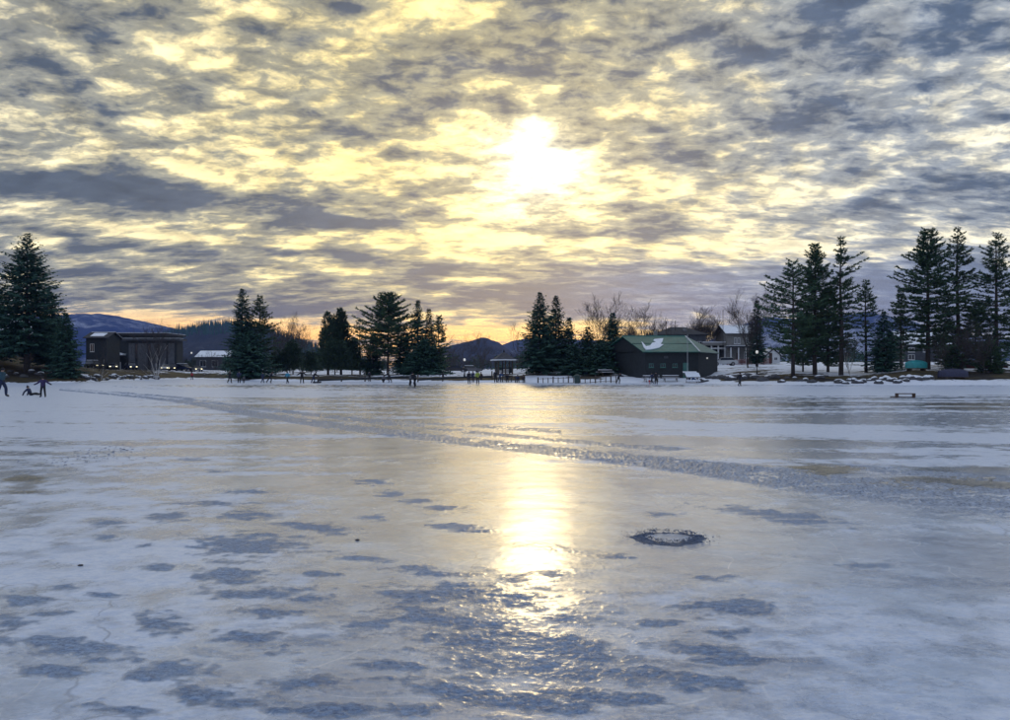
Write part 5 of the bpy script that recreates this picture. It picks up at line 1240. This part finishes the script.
def person(px, feet, head, pose, rz, top, legs, hat, label, D=None, group='people out on the ice', z=0., h=None):
    D = D or EYE*F/(feet-HY); x = X(px, D)
    if pose not in POSE:
        me, hd, ax = body_mesh(pose); hat_me = bpy.data.meshes.new('hat')
        m = MB().lathe([(.112, -.005), (.118, .03), (.115, .07), (.09, .115), (.045, .14), (.012, .155)], 14); m.lathe([(.034, .145), (.042, .17), (.03, .20), (.01, .21)], 8)
        q = Vector((0, 0, 1)).rotation_difference(ax); m.v = [tuple(q @ Vector(v) + hd) for v in m.v]; hat_me = m.mesh('hat'); hat_me.materials.append(None); hat_me.polygons.foreach_set('use_smooth', [True]*len(hat_me.polygons))
        POSE[pose] = (me, hat_me)
    me, hm = POSE[pose]
    e = empty('person', (x, D, z), rz, label, 'person', group); s = (h or (feet-head)*D/F)/1.74; e.scale = (s,)*3
    o = bpy.data.objects.new('body', me); COL.objects.link(o); o.parent = e
    for i, m in enumerate((CL[legs], CL[top], SKIN, BOOT)): o.material_slots[i].link = 'OBJECT'; o.material_slots[i].material = m
    t = bpy.data.objects.new('hat', hm); COL.objects.link(t); t.parent = e; t.material_slots[0].link = 'OBJECT'; t.material_slots[0].material = CL[hat]
    return e
pi = math.pi
person(1.5, 397, 367.5, 'walk', pi*.5, 'teal', 'navy', 'black', 'adult in a dark teal coat walking near the two children')
person(43, 397.3, 376.8, 'arms_out', .15, 'purple', 'black', 'black', 'child in dark purple standing with arms held away from the sides')
person(30.5, 395.6, 384, 'sit_ice', pi*.5, 'navy', 'black', 'black', 'child in navy sitting on the ice with legs stretched out', h=1.35)
person(192, 380, 372.4, 'walk', .8, 'red', 'black', 'black', 'person in a red jacket walking below the globe lamp by the car park')
person(229.6, 383.2, 374, 'walk', 1.2, 'black', 'black', 'brown', 'person in black walking on the ice before the park pair', h=1.6)
person(239, 383.1, 374, 'talk', .2, 'navy', 'black', 'black', 'adult in navy standing with a small child before the park pair', h=1.65)
person(243.8, 383.2, 378, 'talk', -.4, 'grey', 'black', 'black', 'small child in grey standing beside an adult in navy', h=.98)
person(262.5, 383.1, 374.4, 'walk', 2.2, 'navy', 'navy', 'black', 'person in dark blue walking behind someone who skates bent forward', h=1.5)
person(270, 383.3, 373, 'skate', 1.9, 'black', 'black', 'black', 'skater in black bent forward before the low wide spruce', h=1.7)
person(287.6, 383.5, 374, 'walk', -.6, 'sky', 'black', 'black', 'person in a light blue jacket walking on the ice', h=1.58)
person(302, 383.3, 371.5, 'arms_out', .3, 'black', 'black', 'black', 'tall person in black standing with legs apart below the round evergreen', h=1.75)
person(313.5, 383.2, 374, 'push', pi*.5, 'black', 'navy', 'black', 'person in black bending to pull a low sled', h=1.65)
person(369.5, 381.7, 374, 'talk', 0, 'black', 'black', 'black', 'person in black standing at the timber barrier by the small open pine', h=1.6)
person(383, 382.6, 376.5, 'crouch', 1.2, 'grey', 'black', 'black', 'person in grey crouching to fasten skates under the big dark pine', h=1.7)
person(389.5, 382.7, 372, 'push', -pi*.5, 'black', 'black', 'brown', 'person in black leaning over towards the one who crouches', h=1.7)
person(410.5, 386.3, 374.8, 'skate', 2.4, 'grey', 'black', 'black', 'skater in grey gliding beside another skater out on the open ice', h=1.6)
person(414.6, 387.6, 374.6, 'skate', -.7, 'black', 'black', 'black', 'skater in black gliding side by side with a skater in grey', h=1.65)
person(443, 381.6, 374, 'arms_out', 0, 'black', 'brown', 'black', 'person in black with elbows out at the timber barrier', h=1.5)
person(469, 383.7, 375, 'talk', .5, 'black', 'black', 'black', 'person in black in a group with someone in lime green', h=1.6)
person(473, 382.6, 375, 'talk', -.5, 'navy', 'black', 'black', 'person in navy right next to someone in lime green', h=1.6)
person(477.6, 384.2, 374.3, 'talk', .1, 'lime', 'black', 'black', 'person in a lime green jacket standing in a group', h=1.65)
person(481.4, 382.2, 375.5, 'walk', -1.2, 'brown', 'black', 'black', 'person in brown at the edge of the group, away from the barrier', h=1.5)
person(495.6, 382.7, 371.5, 'talk', .2, 'black', 'black', 'black', 'tall person in black standing in front of the gazebo', h=1.75)
person(499.8, 382.5, 375, 'push', 1.2, 'blue', 'navy', 'black', 'person in blue bending forward in front of the gazebo', h=1.6)
person(507, 0, 0, 'sit_bench', .1, 'black', 'black', 'black', 'person in black sitting on the bench in front of the gazebo', D=113.5, z=gz(X(507, 113.5), 113.5)-.09, h=1.7, group='people sitting by the ice')
person(517.4, 0, 0, 'sit_bench', .2, 'navy', 'black', 'black', 'person in navy sitting on the bench beside the snow mound', D=112.6, z=gz(X(517.4, 112.6), 112.6)-.09, h=1.65, group='people sitting by the ice')
person(523.2, 0, 0, 'sit_bench', .2, 'brown', 'black', 'black', 'person in brown sitting on the bench beside the snow mound', D=112.8, z=gz(X(523.2, 112.8), 112.8)-.09, h=1.6, group='people sitting by the ice')
person(618.5, 384, 376.5, 'push', .8, 'black', 'black', 'black', 'person in black stooping on the ice at the hut end of the fence', h=1.55)
person(638.5, 382.2, 374, 'talk', .6, 'black', 'black', 'black', 'person in black turned towards a companion before the gable of the hut', h=1.5)
person(641.6, 382.0, 374.5, 'talk', -.6, 'brown', 'black', 'black', 'person in brown turned towards a companion before the gable of the hut', h=1.45)
person(649.4, 384.4, 380, 'walk', -1., 'red', 'red', 'black', 'tiny child all in red beside two adults on the ice', h=.62)
person(652, 384.3, 375, 'walk', -1.3, 'navy', 'black', 'black', 'adult in navy next to the tiny child in red', h=1.45)
person(656, 384.4, 373, 'talk', -.4, 'black', 'black', 'black', 'tall adult in black standing with the tiny red child and another adult', h=1.55)
person(689.4, 383.3, 376, 'talk', .2, 'black', 'navy', 'black', 'person in black standing by the tipped picnic table', h=1.4)
person(692.6, 383.2, 377, 'crouch', 1.0, 'blue', 'black', 'black', 'person in blue crouching by the tipped picnic table', h=1.5)
person(739.6, 386.2, 376.8, 'walk', pi*.6, 'black', 'black', 'black', 'lone person in black walking on the ice below the beige house', h=1.5)

def sled():
    c = G(316.8, 383.3); e = empty('sled', (c[0], c[1], 0.01), R(6), 'low dark sled being pulled by a person in black', 'sled')
    m = cloth('sledplastic', (.02, .02, .03))
    MB().add([(-.5,-.25,.06),(.5,-.25,.06),(.62,-.2,.25),(-.5,.25,.06),(.5,.25,.06),(.62,.2,.25),(-.5,-.3,.22),(.5,-.3,.22),(-.5,.3,.22),(.5,.3,.22)], [(0,1,4,3),(1,2,5,4),(0,6,7,1),(3,4,9,8),(7,2,1),(9,4,5),(0,3,8,6)]).build('tub', m, e)
    for s in (-1, 1): MB().tube([(-.5, s*.18, .02), (.45, s*.18, .02), (.6, s*.16, .15)], .02, 5).build('runner', IRON, e)
    MB().tube([(-.5, 0, .15), (-.8, -.02, .45), (-.98, 0, .85)], .012, 4).build('rope', WOOD, e)
sled()
